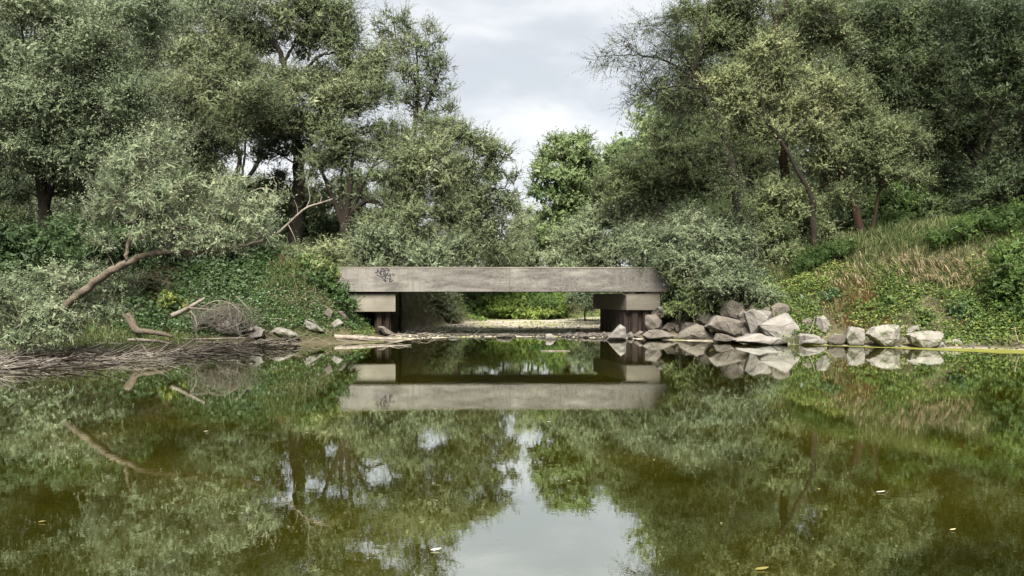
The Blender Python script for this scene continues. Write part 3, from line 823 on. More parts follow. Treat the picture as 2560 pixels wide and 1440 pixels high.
far_bushes = [
    (1320, 540, 45, 35, 57, 'pale', .6, 'domed grey willow bush just below the lowest notch of sky'),
    (1345, 585, 62, 34, 53, 'pale', .6, 'wide pale willow bush under the foot of the lone poplar'),
    (1300, 622, 40, 42, 53, 'willow', .5, 'green willow bush at the foot of the ragged left willow'),
    (1329, 632, 34, 42, 50, 'pale', .6, 'small round silver bush centred just above the bridge deck'),
    (1258, 640, 55, 42, 49.5, 'willow', .38, 'olive bush low behind the bridge left of its middle'),
    (1412, 640, 58, 36, 49.5, 'pale', .6, 'spreading silver bush above the bridge right of its middle'),
    (1395, 600, 46, 34, 50, 'pale', .6, 'pale bush behind the spreading silver bush'),
    (1448, 590, 46, 42, 51, 'pale', .6, 'grey bush with a ragged top left of the tall grey shrubs'),
    (1425, 552, 32, 28, 52, 'pale', .75, 'small yellowish bush at the right foot of the lone poplar'),
    (1478, 480, 46, 36, 52, 'pale', .4, 'round grey-blue willow crown right of the lone poplar'),
    (1462, 645, 45, 32, 50.5, 'pale', .6, 'dense silver bush touching the bridge coping'),
    (1488, 520, 50, 45, 51.5, 'pale', .5, 'grey willow bush below the round grey-blue crown'),
]
for x, y, rx, ry, d, mt, tn, lab in far_bushes:
    grow('willow_bush', lab, 'bush', d, [([(x, y + ry * 1.3), (x, y + ry * 0.5), (x + 4, y)], [0.09, 0.07, 0.03])],
         [(x - rx * .35, y + ry * .25, rx * .62, ry * .7, 0), (x + rx * .35, y + ry * .25, rx * .62, ry * .7, .2), (x, y - ry * .3, rx * .65, ry * .62, 0), (x, y + ry * .75, rx * .85, ry * .6, .2, -.05)],
         mt, tint=tn, group='willow bushes beyond the bridge', stems=False, spray=0.5, branches=3, up=0.7, leaf=(0.13, 0.05))
grow('green_bush', 'vivid green bush on the stream bank seen under the bridge', 'bush', 46,
     [([(1300, 800), (1300, 770), (1300, 740)], [0.06, 0.05, 0.02])],
     [(1180, 770, 40, 28, 0, -.2), (1240, 760, 50, 35, .5, 0), (1300, 765, 50, 32, 0, .1), (1360, 755, 50, 40, 0, .15), (1400, 760, 30, 36, 0, .1), (1210, 730, 60, 30, 1.5, -.1), (1300, 725, 60, 30, 1.5, -.1), (1380, 725, 40, 30, 1, .05), (1270, 785, 60, 14, -.6, .2), (1160, 740, 40, 30, 1, -.2), (1330, 785, 60, 16, -.6, .25), (1200, 790, 40, 12, -.4), (1410, 735, 30, 30, 1)],
     'bush', leaf=(0.15, 0.06), tint=0.55, cover=3.4, foliage='foliage', stems=False, spray=0.5, up=0.7)
grow('willow_bush', 'grey willow bush in shade behind the right bearing block', 'bush', 43,
     [([(1462, 800), (1462, 770), (1465, 740)], [0.06, 0.05, 0.02])],
     [(1450, 745, 35, 30, 0), (1480, 755, 30, 26, 0), (1465, 720, 40, 25, .5)], 'silver', tint=.3, stems=False, spray=0.5)
grow('willow_bush', 'dark drooping bush on the shaded left stream bank under the bridge', 'bush', 40,
     [([(1070, 800), (1070, 770), (1075, 735)], [0.06, 0.05, 0.02])],
     [(1030, 750, 50, 32, -.6), (1090, 750, 45, 32, -.3), (1130, 765, 30, 28, .3), (1060, 720, 70, 25, .5), (1005, 780, 25, 30, -1.5), (1060, 785, 45, 20, -1.0), (1110, 790, 35, 16, -.5)], 'willow', tint=.45, stems=False, spray=0.5, droop=0.5)

# --- right bank
grow('willow_tree', 'dark willow whose thin drooping boughs overhang the sky from the right', 'tree', 31,
     [([(1860, 650), (1845, 560), (1838, 470), (1815, 360), (1770, 250), (1735, 180)], [0.32, 0.28, 0.22, 0.16, 0.12, 0.08]),
      ([(1750, 210), (1690, 165), (1620, 140), (1550, 138), (1500, 142)], [0.09, 0.06, 0.03, 0.012]),
      ([(1755, 220), (1690, 215), (1620, 235), (1565, 270)], [0.08, 0.04, 0.012]),
      ([(1735, 180), (1690, 110), (1630, 60)], [0.07, 0.03, 0.012]), ([(1735, 180), (1760, 80), (1770, 10)], [0.08, 0.04])],
     [(1640, 65, 55, 32, 0, -.1, .5), (1575, 110, 50, 30, 0, -.12, .5), (1512, 138, 38, 22, 0, -.12, .6), (1600, 165, 55, 32, 0, -.1, .5), (1575, 235, 32, 34, 0, -.12, .6), (1640, 205, 50, 40, 0, -.1, .55), (1680, 130, 50, 55, .3, -.1, .8), (1710, 190, 55, 60, .3, -.05, .9), (1700, 260, 55, 40, .5, -.05, .9), (1680, 60, 45, 45, .3, -.05, .8), (1800, 380, 45, 40, -1.2, .1, .7), (1830, 460, 50, 38, -1.2, .1, .8), (1855, 540, 45, 38, -1.0, .05, .8), (1780, 300, 40, 36, -1.0, .1, .7)],
     'dark', tint=0.50, up=0.1, spray=1.15, n_leaf=12, cover=1.6, branches=14, limb_r=0.03, axis_pull=(-0.45, 0, 0.0), leaf=(0.14, 0.034), core=0.02)  # backlit darkness put into the leaf colour and lowered tints
grow('willow_tree', 'tall willow with a reddish forked stem reaching the top edge right of the sky', 'tree', 34.5,
     [([(1960, 620), (1960, 400), (1952, 200), (1945, 60)], [0.34, 0.26, 0.16, 0.11]), ([(1945, 62), (1928, 20), (1925, -40)], [0.09, 0.06]), ([(1945, 62), (1962, 20), (1964, -40)], [0.09, 0.06]), ([(1952, 200), (1850, 90), (1800, 30)], [0.1, 0.04])],
     [(1725, 30, 55, 45, 0), (1790, 30, 75, 48, 0), (1870, 20, 75, 45, 0), (1950, 100, 60, 40, 1, -.1), (1780, 95, 75, 42, 0, -.05), (1860, 85, 75, 45, 0, .05), (2030, 20, 75, 55, 0, -.05), (2010, 100, 70, 50, .5, -.1), (1740, 120, 60, 50, .5, -.08), (1760, 200, 70, 50, 1, -.1), (2090, 90, 60, 50, .5, -.1), (1980, 10, 50, 35, 1.2)],
     'olive', bark='bark_red', tint=0.36)
grow('willow_tree', 'slanting yellowish willow whose bare dark stem zigzags up through its crown', 'tree', 31.5,
     [([(2036, 645), (2034, 570), (2028, 490), (1998, 435), (1958, 360), (1914, 292), (1904, 235), (1907, 180)], [0.19, 0.17, 0.14, 0.12, 0.10, 0.09, 0.07, 0.03]),
      ([(1914, 292), (1870, 270), (1800, 225)], [0.06, 0.02]), ([(1958, 360), (2010, 300), (2040, 230)], [0.07, 0.02])],
     [(1908, 125, 58, 42, .2, .08), (1850, 180, 62, 42, .2, .08), (1785, 210, 52, 28, 0, .1), (1950, 180, 52, 48, .3, .05), (1870, 245, 70, 45, .5), (1985, 255, 62, 45, .5, .02), (1815, 270, 52, 34, .4), (1940, 330, 60, 40, .8), (2040, 215, 55, 45, .5), (2030, 320, 60, 42, .6), (1900, 330, 50, 35, .9, -.05)],
     'olive', tint=0.72)
grow('willow_tree', 'twin-stemmed willow leaning left on the grassy right bank', 'tree', 33,
     [([(2172, 635), (2156, 585), (2132, 515), (2104, 440), (2085, 340), (2076, 240)], [0.30, 0.26, 0.22, 0.17, 0.12, 0.04]),
      ([(2176, 610), (2190, 520), (2208, 440), (2240, 350)], [0.13, 0.09, 0.06, 0.03]), ([(2104, 440), (2040, 480), (1990, 540)], [0.09, 0.03])],
     [(2090, 185, 60, 42, 0, .12), (2130, 260, 70, 50, 0, .08), (2200, 320, 75, 50, 0, .05), (2255, 360, 60, 50, 0), (2115, 345, 75, 50, 0, .03), (2180, 415, 75, 42, 0), (2060, 410, 55, 42, 0, .05), (2245, 435, 60, 40, 0, -.05), (2005, 490, 65, 40, -.3, .05), (2035, 560, 45, 42, -.3), (1970, 570, 60, 55, -.6, .03), (1935, 630, 55, 45, -.8), (1930, 500, 55, 38, 0), (2090, 490, 50, 35, 0, -.1), (1990, 640, 40, 40, -.8, -.05)],
     'olive', bark='bark_red', tint=0.44)
grow('willow_tree', 'brownish-green spreading willow above the right half of the bridge', 'tree', 36,
     [([(1880, 600), (1880, 480), (1850, 380), (1795, 280)], [0.3, 0.26, 0.2, 0.1]), ([(1870, 500), (1780, 480), (1680, 450), (1600, 440)], [0.16, 0.1, 0.03]), ([(1850, 380), (1750, 380), (1660, 390)], [0.13, 0.04])],
     [(1760, 310, 75, 45, 0), (1695, 330, 60, 42, 0), (1640, 385, 70, 42, 0), (1725, 390, 75, 45, 0, .05), (1810, 365, 70, 45, 0), (1870, 410, 60, 42, .5, -.1), (1590, 430, 62, 40, 0), (1670, 450, 75, 45, 0, -.05), (1760, 455, 75, 42, 0, -.08), (1540, 465, 52, 40, 0, .02), (1830, 300, 70, 45, .8, -.05), (1740, 255, 60, 40, 1, -.1), (1600, 490, 60, 40, .3, -.05)],
     'olive', tint=0.42)
grow('willow_shrub', 'pale grey willow shrub leaning over the stream behind the bridge', 'shrub', 37,
     [([(1625, 700), (1590, 640), (1540, 560)], [0.1, 0.08, 0.03])],
     [(1540, 550, 65, 42, 0), (1480, 560, 50, 40, .5), (1590, 540, 60, 42, 0), (1500, 610, 65, 42, 0), (1570, 610, 70, 45, -.3), (1430, 600, 40, 38, 1), (1520, 655, 70, 30, 0, -.05)], 'pale', tint=0.45)
grow('willow_shrub', 'large silver willow shrub spilling over the right end of the bridge', 'shrub', 30.3,
     [([(1780, 700), (1770, 650), (1750, 600)], [0.12, 0.09, 0.04]), ([(1780, 700), (1720, 660), (1670, 670)], [0.07, 0.05, 0.015]), ([(1780, 690), (1840, 640), (1870, 600)], [0.07, 0.03])],
     [(1630, 615, 58, 36, .6), (1575, 600, 45, 30, 1.2), (1680, 610, 55, 36, .5), (1650, 655, 40, 18, .1, -.05, .7), (1715, 575, 60, 38, .6, .05), (1790, 585, 60, 42, .2, -.05), (1735, 640, 55, 30, -.2), (1800, 650, 60, 40, -.5, -.05), (1850, 610, 50, 46, 0, -.1), (1865, 690, 50, 40, -.8, -.1), (1800, 712, 46, 26, -.9, -.1), (1755, 695, 32, 18, -.7, -.05, .7), (1690, 655, 30, 18, -.2, -.05, .6), (1895, 730, 36, 24, -.8, -.15), (1610, 590, 36, 26, 1.0, 0, .8), (1740, 540, 36, 26, .8, .1, .7)],
     'silver', tint=0.50, droop=0.30, leaf=(0.115, 0.036), spray=1.0, spread=0.3)
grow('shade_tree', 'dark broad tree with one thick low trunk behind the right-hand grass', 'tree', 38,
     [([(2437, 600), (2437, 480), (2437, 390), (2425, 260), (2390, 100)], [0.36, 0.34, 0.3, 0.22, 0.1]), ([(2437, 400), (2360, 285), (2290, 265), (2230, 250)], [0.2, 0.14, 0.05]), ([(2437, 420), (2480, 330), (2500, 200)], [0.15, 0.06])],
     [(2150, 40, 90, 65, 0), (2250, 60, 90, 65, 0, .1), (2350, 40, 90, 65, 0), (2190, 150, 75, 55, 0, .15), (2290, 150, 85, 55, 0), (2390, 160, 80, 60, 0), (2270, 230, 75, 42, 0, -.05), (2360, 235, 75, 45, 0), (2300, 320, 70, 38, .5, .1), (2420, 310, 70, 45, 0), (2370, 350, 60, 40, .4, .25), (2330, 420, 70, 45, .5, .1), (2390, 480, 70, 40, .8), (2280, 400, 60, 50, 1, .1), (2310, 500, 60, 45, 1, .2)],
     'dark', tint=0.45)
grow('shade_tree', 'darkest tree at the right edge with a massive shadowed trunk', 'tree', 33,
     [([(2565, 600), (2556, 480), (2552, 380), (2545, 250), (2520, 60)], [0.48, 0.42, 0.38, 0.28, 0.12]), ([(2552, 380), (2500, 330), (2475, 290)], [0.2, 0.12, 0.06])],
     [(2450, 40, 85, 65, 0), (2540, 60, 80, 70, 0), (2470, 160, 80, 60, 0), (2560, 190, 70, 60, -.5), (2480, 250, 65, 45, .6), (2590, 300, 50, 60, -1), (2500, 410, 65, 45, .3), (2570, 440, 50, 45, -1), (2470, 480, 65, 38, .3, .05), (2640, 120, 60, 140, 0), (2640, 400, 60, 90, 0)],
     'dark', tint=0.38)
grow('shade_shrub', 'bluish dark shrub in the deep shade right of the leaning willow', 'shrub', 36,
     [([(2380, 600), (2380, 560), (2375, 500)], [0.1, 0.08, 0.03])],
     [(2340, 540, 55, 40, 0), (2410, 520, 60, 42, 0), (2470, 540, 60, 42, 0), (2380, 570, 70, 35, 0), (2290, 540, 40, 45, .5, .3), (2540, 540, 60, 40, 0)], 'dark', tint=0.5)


# --- trees further back that close the wood behind the banks
bgA = grow('background_willow', 'grey-green willow deep in the wood behind the left bank', 'tree', 50,
     [([(300, 640), (300, 520), (310, 380), (300, 240)], [0.3, 0.25, 0.18, 0.06])],
     [(300, 200, 90, 55, 0), (230, 270, 80, 55, 0), (370, 260, 80, 55, 0), (300, 330, 95, 60, 0, -.05), (220, 380, 80, 50, 0), (380, 380, 80, 50, 0), (300, 440, 90, 50, 0, -.05), (230, 500, 80, 45, 0), (370, 500, 80, 45, 0), (300, 560, 100, 45, 0, -.05), (400, 580, 60, 40, 0), (200, 590, 60, 40, 0)],
     'willow', tint=0.36, cover=2.3, stems=False, group='trees deep in the wood behind the banks', leaf=(0.27, 0.085))
a0 = np.array(bgA.location)
k = 0
for x, d, rz, s_ in [(20, 46, 1.2, 1.0), (170, 54, 2.2, 1.1), (450, 56, 4.1, 1.1), (640, 66, 1.4, .62), (770, 68, 0.4, .6), (880, 62, 5.2, .62), (990, 62, 3.3, 0.6), (-150, 44, 3.0, 1.1),
                     (1640, 58, 2.7, .85), (1760, 52, 1.1, 1.0), (1900, 50, 3.9, 1.15), (2060, 54, 5.5, 1.2), (2200, 46, 0.8, 1.15), (2350, 52, 2.0, 1.25), (2500, 48, 4.6, 1.2), (2680, 44, 0.2, 1.2), (1180, 64, 3.6, .62), (1290, 72, 1.6, .5), (1400, 70, 2.4, .52)]:
    X = (x - 1280) * d / F
    side = 'left' if x < 1280 else 'right'
    copy_tree(bgA, (X, d, float(height(X, d))), rz, s_, 'hazy green willow deep in the wood behind the %s bank' % side, 'trees deep in the wood behind the %s bank' % side)
bgA['label'] = 'hazy green willow deep in the wood behind the left bank'
bgA['group'] = 'trees deep in the wood behind the left bank'

# --- understorey shrubs: (px, py, rx, ry, depth, leaf, tint, label)
def shrub(name, label, cat, d, blobs, mat, tint, **kw):
    x, y = blobs[0][0], max(b[1] + b[3] for b in blobs)
    d = hit(x, y - 6) + 0.4 if d is None else d
    kw.setdefault('stems', False)
    return grow(name, label, cat, d, [([(x, y), (x + 2, y - blobs[0][3]), (x, blobs[0][1] - 5)], [0.05, 0.04, 0.015])], blobs, mat, tint=tint, foliage='foliage', spray=kw.pop('spray', 0.55), branches=3, **kw)

shrub('nettle_shrub', 'deep green shrub in shade under the far left willow', 'shrub', None,
      [(60, 590, 80, 45, 0), (0, 640, 70, 50, 0), (130, 620, 70, 45, 0), (60, 660, 90, 40, -.5)], 'nettle', .5, leaf=(.15, .06))
shrub('nettle_shrub', 'deep green shrub just right of the forked pollard trunk', 'shrub', None,
      [(210, 580, 70, 50, 0), (270, 620, 70, 50, -.3), (190, 650, 80, 40, -.3), (340, 600, 60, 50, .5), (250, 540, 50, 40, .5, .15)], 'nettle', .58, leaf=(.14, .05))
shrub('willow_shrub', 'dusky willow shrub between the pollard and the rounded willow', 'shrub', None,
      [(420, 530, 70, 55, 0), (500, 560, 70, 50, 0), (380, 580, 60, 50, 0), (470, 610, 80, 45, -.3), (570, 590, 70, 50, 0), (560, 520, 50, 40, .5), (640, 560, 60, 50, .3)], 'silver', .3)
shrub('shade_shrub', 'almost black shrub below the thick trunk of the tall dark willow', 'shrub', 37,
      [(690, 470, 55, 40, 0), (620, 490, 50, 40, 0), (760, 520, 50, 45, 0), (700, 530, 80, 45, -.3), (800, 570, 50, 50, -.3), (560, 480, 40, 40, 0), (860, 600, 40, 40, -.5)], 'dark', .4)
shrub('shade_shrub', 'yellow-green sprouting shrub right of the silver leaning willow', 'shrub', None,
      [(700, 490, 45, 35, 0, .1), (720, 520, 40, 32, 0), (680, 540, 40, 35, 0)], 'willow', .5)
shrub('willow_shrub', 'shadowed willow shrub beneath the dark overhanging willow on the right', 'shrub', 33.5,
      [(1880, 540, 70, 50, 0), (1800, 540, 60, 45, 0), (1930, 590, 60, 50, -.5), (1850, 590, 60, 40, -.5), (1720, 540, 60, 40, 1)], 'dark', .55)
shrub('green_bush', 'fresh green thicket between the leaning willow and the deep shade', 'bush', 36,
      [(2260, 580, 60, 45, 0), (2300, 540, 45, 45, .5, .1), (2230, 530, 50, 45, .5), (2200, 600, 50, 35, 0), (2310, 600, 45, 35, -.3, .1), (2100, 590, 60, 40, 0, -.2), (2250, 480, 50, 45, 1)], 'bush', .25, leaf=(.15, .05))
shrub('green_bush', 'bright leafy bush with yellow-green tips at the right edge of the bank', 'bush', None,
      [(2540, 690, 55, 50, 0), (2500, 650, 40, 35, .3, .1), (2550, 630, 45, 40, .3, .15), (2500, 720, 40, 45, 0), (2580, 760, 50, 55, -.3, .1), (2530, 770, 40, 45, -.2, .15)], 'bush', .35, leaf=(.12, .06))
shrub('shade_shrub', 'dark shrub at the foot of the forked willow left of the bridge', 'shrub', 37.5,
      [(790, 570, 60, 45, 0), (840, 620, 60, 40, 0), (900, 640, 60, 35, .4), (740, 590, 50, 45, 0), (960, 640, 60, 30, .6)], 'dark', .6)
us = shrub('wood_undergrowth', 'dark undergrowth shrub in the wood behind the left bank', 'shrub', 46,
      [(300, 560, 90, 45, 0), (230, 600, 70, 40, 0), (370, 600, 70, 40, 0), (300, 620, 110, 40, -.3), (270, 520, 60, 40, 0), (350, 530, 60, 40, 0)], 'dark', .55, group='undergrowth in the wood behind the left bank')
for x, d, rz, s_ in [(40, 44, 1, 1), (140, 48, 2, 1), (480, 50, 3, 1.1), (620, 52, 4, .9), (720, 50, .5, .8), (850, 47, 1.5, .8), (960, 50, 5, .9), (1060, 48, 2.4, .8), (1640, 46, .3, .9), (1740, 43, 1.2, .9), (1850, 46, 2.2, 1), (1960, 42, 3.3, .9), (2060, 45, 4.1, 1), (2160, 41, 5.0, .8), (2270, 44, .9, 1), (2380, 42, 1.9, .9), (2480, 40, 2.7, .8), (2600, 40, 3.9, 1)]:
    X = (x - 1280) * d / F
    side = 'left' if x < 1280 else 'right'
    copy_tree(us, (X, d, float(height(X, d)) - .1), rz, s_, 'dark undergrowth shrub in the wood behind the %s bank' % side, 'undergrowth in the wood behind the %s bank' % side)
shrub('bramble_shrub', 'dark bramble tangle hanging over the right end of the bridge', 'shrub', 30.1,
      [(1700, 735, 40, 36, .2), (1745, 745, 45, 32, .2), (1672, 772, 20, 16, .2, .1), (1690, 690, 34, 26, .4), (1800, 755, 45, 22, -.2), (1855, 765, 40, 20, -.3, .1), (1735, 775, 35, 14, .1, .15), (1910, 755, 36, 26, -.4, .1)], 'dark', .72, leaf=(.10, .05), droop=.4)
shrub('bramble_shrub', 'leafy bramble mound hiding the left end of the bridge girder', 'shrub', 29.6,
      [(835, 735, 36, 40, 0), (810, 700, 42, 38, 0, .1), (862, 765, 26, 28, -.2), (780, 680, 48, 34, 0, .1), (836, 690, 24, 24, 0, .2)], 'bramble', .62, leaf=(.10, .06))
shrub('willow_shrub', 'loose silver willow sprays on the bank top left of the bridge', 'shrub', 30.5,
      [(760, 650, 60, 34, 0), (820, 630, 50, 36, .3, .1), (700, 640, 50, 34, 0), (700, 690, 40, 26, -.5)], 'willow', .6)
shrub('green_bush', 'tall green weeds along the crest of the right bank', 'bush', None,
      [(2420, 590, 60, 34, 0), (2500, 560, 55, 36, 0), (2350, 605, 55, 28, 0, -.1), (2550, 540, 45, 40, 0, .1), (2450, 555, 45, 26, .5)], 'bush', .32, leaf=(.14, .04), up=.9, axis_pull=(0, 0, .4))
shrub('green_bush', 'grassy green scrub at the foot of the leaning twin-stemmed willow', 'bush', None,
      [(2120, 610, 50, 28, 0, -.1), (2240, 610, 50, 28, .3), (2060, 640, 45, 26, 0, -.15), (2010, 660, 40, 24, 0, -.2)], 'bush', .3, leaf=(.11, .03), up=.9)
shrub('bramble_shrub', 'yellowish bramble tuft beside the heap of dead twigs', 'shrub', None,
      [(425, 750, 32, 26, 0), (445, 780, 30, 22, 0), (395, 775, 26, 20, 0, -.1)], 'cover', .55, leaf=(.09, .06))

# --- the leaning willow by the water on the left
lw = grow('leaning_willow', 'half-fallen silver willow with its bare log slanting over the left bank', 'tree', 19.4,
     [([(60, 850), (120, 800), (185, 748), (240, 702), (300, 665), (360, 640), (420, 628), (500, 630), (570, 622), (640, 606), (690, 588)], [0.17, 0.16, 0.15, 0.135, 0.115, 0.10, 0.085, 0.065, 0.05, 0.036]),
      ([(318, 655), (322, 610), (338, 560), (345, 500), (352, 420), (385, 350)], [0.075, 0.06, 0.05, 0.03, 0.015]),
      ([(425, 628), (428, 605), (442, 583)], [0.055, 0.05, 0.035]), ([(372, 637), (371, 622)], [0.035, 0.03]),
      ([(420, 627), (470, 560), (540, 500)], [0.04, 0.02, 0.01]), ([(520, 630), (580, 540), (660, 480)], [0.035, 0.02, 0.01]),
      ([(338, 560), (280, 545), (225, 530)], [0.03, 0.015, 0.008]), ([(352, 470), (400, 440), (440, 425)], [0.03, 0.015, 0.008])],
     [(350, 395, 65, 45, 0, .1, .8), (410, 350, 55, 45, .2, .1, .8), (290, 430, 55, 42, .2, 0, .8), (440, 430, 65, 45, 0, .1, .8), (330, 500, 65, 42, -.2, .05, .8), (420, 510, 70, 42, -.2, .1), (510, 480, 65, 45, .2, .1, .8), (250, 540, 55, 32, 0, .05, .6), (360, 575, 65, 32, -.3, 0, .6), (480, 560, 70, 40, -.2, .15),
      (560, 540, 65, 42, 0, .1), (620, 560, 60, 38, 0, .15), (560, 595, 70, 25, -.2, .15), (470, 600, 60, 22, -.2, .1, .7), (650, 510, 50, 36, .3, .05, .8), (250, 610, 45, 28, 0, -.05, .6), (280, 480, 45, 36, 0, 0, .7), (670, 590, 35, 18, 0, .1, .7), (590, 460, 50, 38, .4, .05, .8),
      (60, 720, 60, 40, .3), (130, 765, 60, 36, .2), (210, 700, 60, 32, .4), (40, 795, 55, 36, .2), (250, 770, 45, 32, .3, -.1), (130, 690, 50, 35, .5), (330, 720, 50, 30, .7, -.1), (180, 810, 50, 22, .5, -.1), (90, 800, 60, 40, -.7), (40, 840, 60, 34, -.7), (140, 790, 40, 30, -.7), (20, 770, 50, 40, -.6), (150, 835, 40, 20, -.6)],
     'silver', bark='bark_pale', tint=0.5, leaf=(0.13, 0.030), cover=1.9, n_leaf=12, limb_r=0.022, droop=0.1, spread=0.28)
b = Buf()   # its long bleached dead branch
for pts, rr in [([(690, 588, 0), (725, 555, 0), (765, 520, 0), (800, 508, 0), (832, 497, 0)], [0.034, 0.028, 0.021, 0.012]), ([(765, 520, 0), (775, 495, .1), (770, 460, .1), (782, 440, .1)], [0.012, 0.005]),
                ([(720, 560, 0), (735, 590, -.1), (740, 610, -.1)], [0.008, 0.004]), ([(800, 508, 0), (803, 490, 0), (795, 478, 0)], [0.008, 0.004]), ([(745, 537, 0), (742, 515, 0), (735, 500, 0)], [0.008, 0.003])]:
    tube(b, spline([P(x, y, 19.4 + o) for x, y, o in pts], 12), rr, 6, 0.05)
b.build('dead_branch', M['drift'], lw)
for pts in ([(500, 560, 0), (560, 520, 0), (650, 470, .2), (690, 478, .2), (680, 440, .2), (640, 420, .2)], [(240, 560, 0), (215, 520, 0), (200, 485, 0)], [(205, 545, 0), (195, 575, 0), (215, 590, 0)]):
    b = Buf(); tube(b, spline([P(x, y, 19.4 + o) for x, y, o in pts], 14), [0.014, 0.009, 0.004], 5, 0.05); b.build('dead_branch', M['drift'], lw)

# ---------------------------------------------------------------- ground cover
for px, py, rx, ry, mt, tn, lab in [(2160, 775, 40, 24, 'cover', .35, 'yellow-green creeper clump above the brown bank'), (2245, 765, 44, 26, 'cover', .25, 'dense creeper clump over the big mossy boulder'),
                                    (2335, 800, 36, 22, 'cover', .5, 'pale creeper clump right of the slanting pale stone'), (2420, 775, 42, 30, 'bramble', .5, 'dark creeper clump under the dry grass tufts'),
                                    (2080, 735, 44, 26, 'bramble', .55, 'green bramble clump at the top of the brown bank'), (2480, 820, 40, 24, 'bush', .5, 'bright weed clump low on the bank near the right edge'),
                                    (2390, 838, 32, 14, 'cover', .45, 'low weed clump behind the flat grey stone'), (2010, 765, 30, 24, 'bramble', .6, 'bramble clump overhanging the dull buried stone'),
                                    (2290, 735, 40, 20, 'cover', .2, 'shaded creeper clump below the hanging straw grass')]:
    shrub('creeper_clump', lab, 'plant', None, [(px, py, rx, ry, 0), (px + rx * .5, py + ry * .35, rx * .6, ry * .6, -.1, .08), (px - rx * .55, py + ry * .3, rx * .55, ry * .6, -.1, -.06)], mt, tn, leaf=(.10, .06), droop=.3, group='creeper clumps on the right bank')

def scatter(n, x0, x1, y0, y1, keep):
    x = rng.uniform(x0, x1, n); y = rng.uniform(y0, y1, n)
    z, sp, sl, w = ground_parts(x, y)
    p = keep(x, y, z, sp, sl, w)
    m = rng.uniform(0, 1, n) < p
    return x[m], y[m], z[m], sl[m]

def leaf_carpet(name, label, mat, n, rect, keep, size, hgt, tint=0.5, spread=0.25, aspect=0.62, lean=(0, -0.5, 0.7), cl=1.1):
    x, y, z, sl = scatter(n, *rect, keep)
    k = len(x)
    mound = np.clip(0.5 + 0.6 * fbm(x * cl, y * cl, 21), 0.05, 1.2)
    zz = z + hgt * mound * rng.uniform(0.05, 1, k) ** 0.6
    p = np.column_stack([x, y, zz])
    d = unit(rng.normal(0, 1, (k, 3)) * np.array([1, 1, 0.45]) + np.array([0, -0.25, -0.25]))
    nn = unit(rng.normal(0, 0.45, (k, 3)) + np.array(lean))
    ln = size * rng.uniform(0.5, 1.3, k)
    v, f = leaf_quads(p, d, nn, ln, ln * aspect)
    b = Buf()
    t = tint + 0.16 * fbm(x * 0.8, y * 0.8, 33) + rng.normal(0, spread * 0.7, k)
    b.add(v, f, np.repeat(np.clip(t, 0, 1), 4))
    return tag(b.build(name, M[mat], smooth=False), label, kind='stuff')

def blades(name, label, mat, n, rect, keep, length, width=0.018, tint=0.5, spread=0.25, lean=0.35, flop=0.3, clump=0.0, dirbias=(0, -0.2), base_h=0.0):
    x, y, z, sl = scatter(n, *rect, keep)
    k = len(x)
    if clump > 0:      # gather blades into tussocks
        cx, cy = np.round(x / clump), np.round(y / clump)
        hsh = np.sin(cx * 12.9898 + cy * 78.233) * 43758.5453; ox = hsh - np.floor(hsh)
        hsh = np.sin(cx * 39.346 + cy * 11.135) * 24634.6345; oy = hsh - np.floor(hsh)
        tx, ty = (cx + ox - .5) * clump, (cy + oy - .5) * clump
        x, y = tx + (x - tx) * 0.45, ty + (y - ty) * 0.45
        z = height(x, y)
    L = length * rng.uniform(0.45, 1.2, k) * np.clip(0.85 + 0.35 * fbm(x * 0.9, y * 0.9, 41), 0.4, 1.4)
    az = rng.uniform(0, 2 * math.pi, k)
    h = np.column_stack([np.cos(az), np.sin(az), np.zeros(k)]) * lean * rng.uniform(0.3, 1.4, (k, 1)) + np.array([dirbias[0], dirbias[1], 0])
    d0 = unit(h + np.array([0, 0, 1.0]))
    p0 = np.column_stack([x, y, z + base_h])
    p1 = p0 + d0 * (L * 0.55)[:, None]
    d1 = unit(d0 + h * 1.2 + np.array([0, 0, -1.0]) * (flop * rng.uniform(0.3, 1.6, k))[:, None])
    p2 = p1 + d1 * (L * 0.5)[:, None]
    side = unit(np.column_stack([-np.sin(az), np.cos(az), np.zeros(k)]) + rng.normal(0, .3, (k, 3))) * (width * rng.uniform(0.6, 1.3, k))[:, None]
    v = np.stack([p0 - side * .5, p0 + side * .5, p1 - side * .45, p1 + side * .45, p2], axis=1).reshape(-1, 3)
    i = np.arange(k)[:, None] * 5
    b = Buf()
    t = np.clip(tint + 0.2 * fbm(x * 0.7, y * 0.7, 55) + rng.normal(0, spread * .7, k), 0, 1)
    b.add(v, np.hstack([i, i + 1, i + 3, i + 2]), np.repeat(t, 5))
    b.f.append((np.hstack([i + 2, i + 3, i + 4])).astype(np.int32))
    return tag(b.build(name, M[mat], smooth=False), label, kind='stuff')

def band(v, a, b, s=0.3):
    return sstep((v - a) / s + .5) * sstep((b - v) / s + .5)

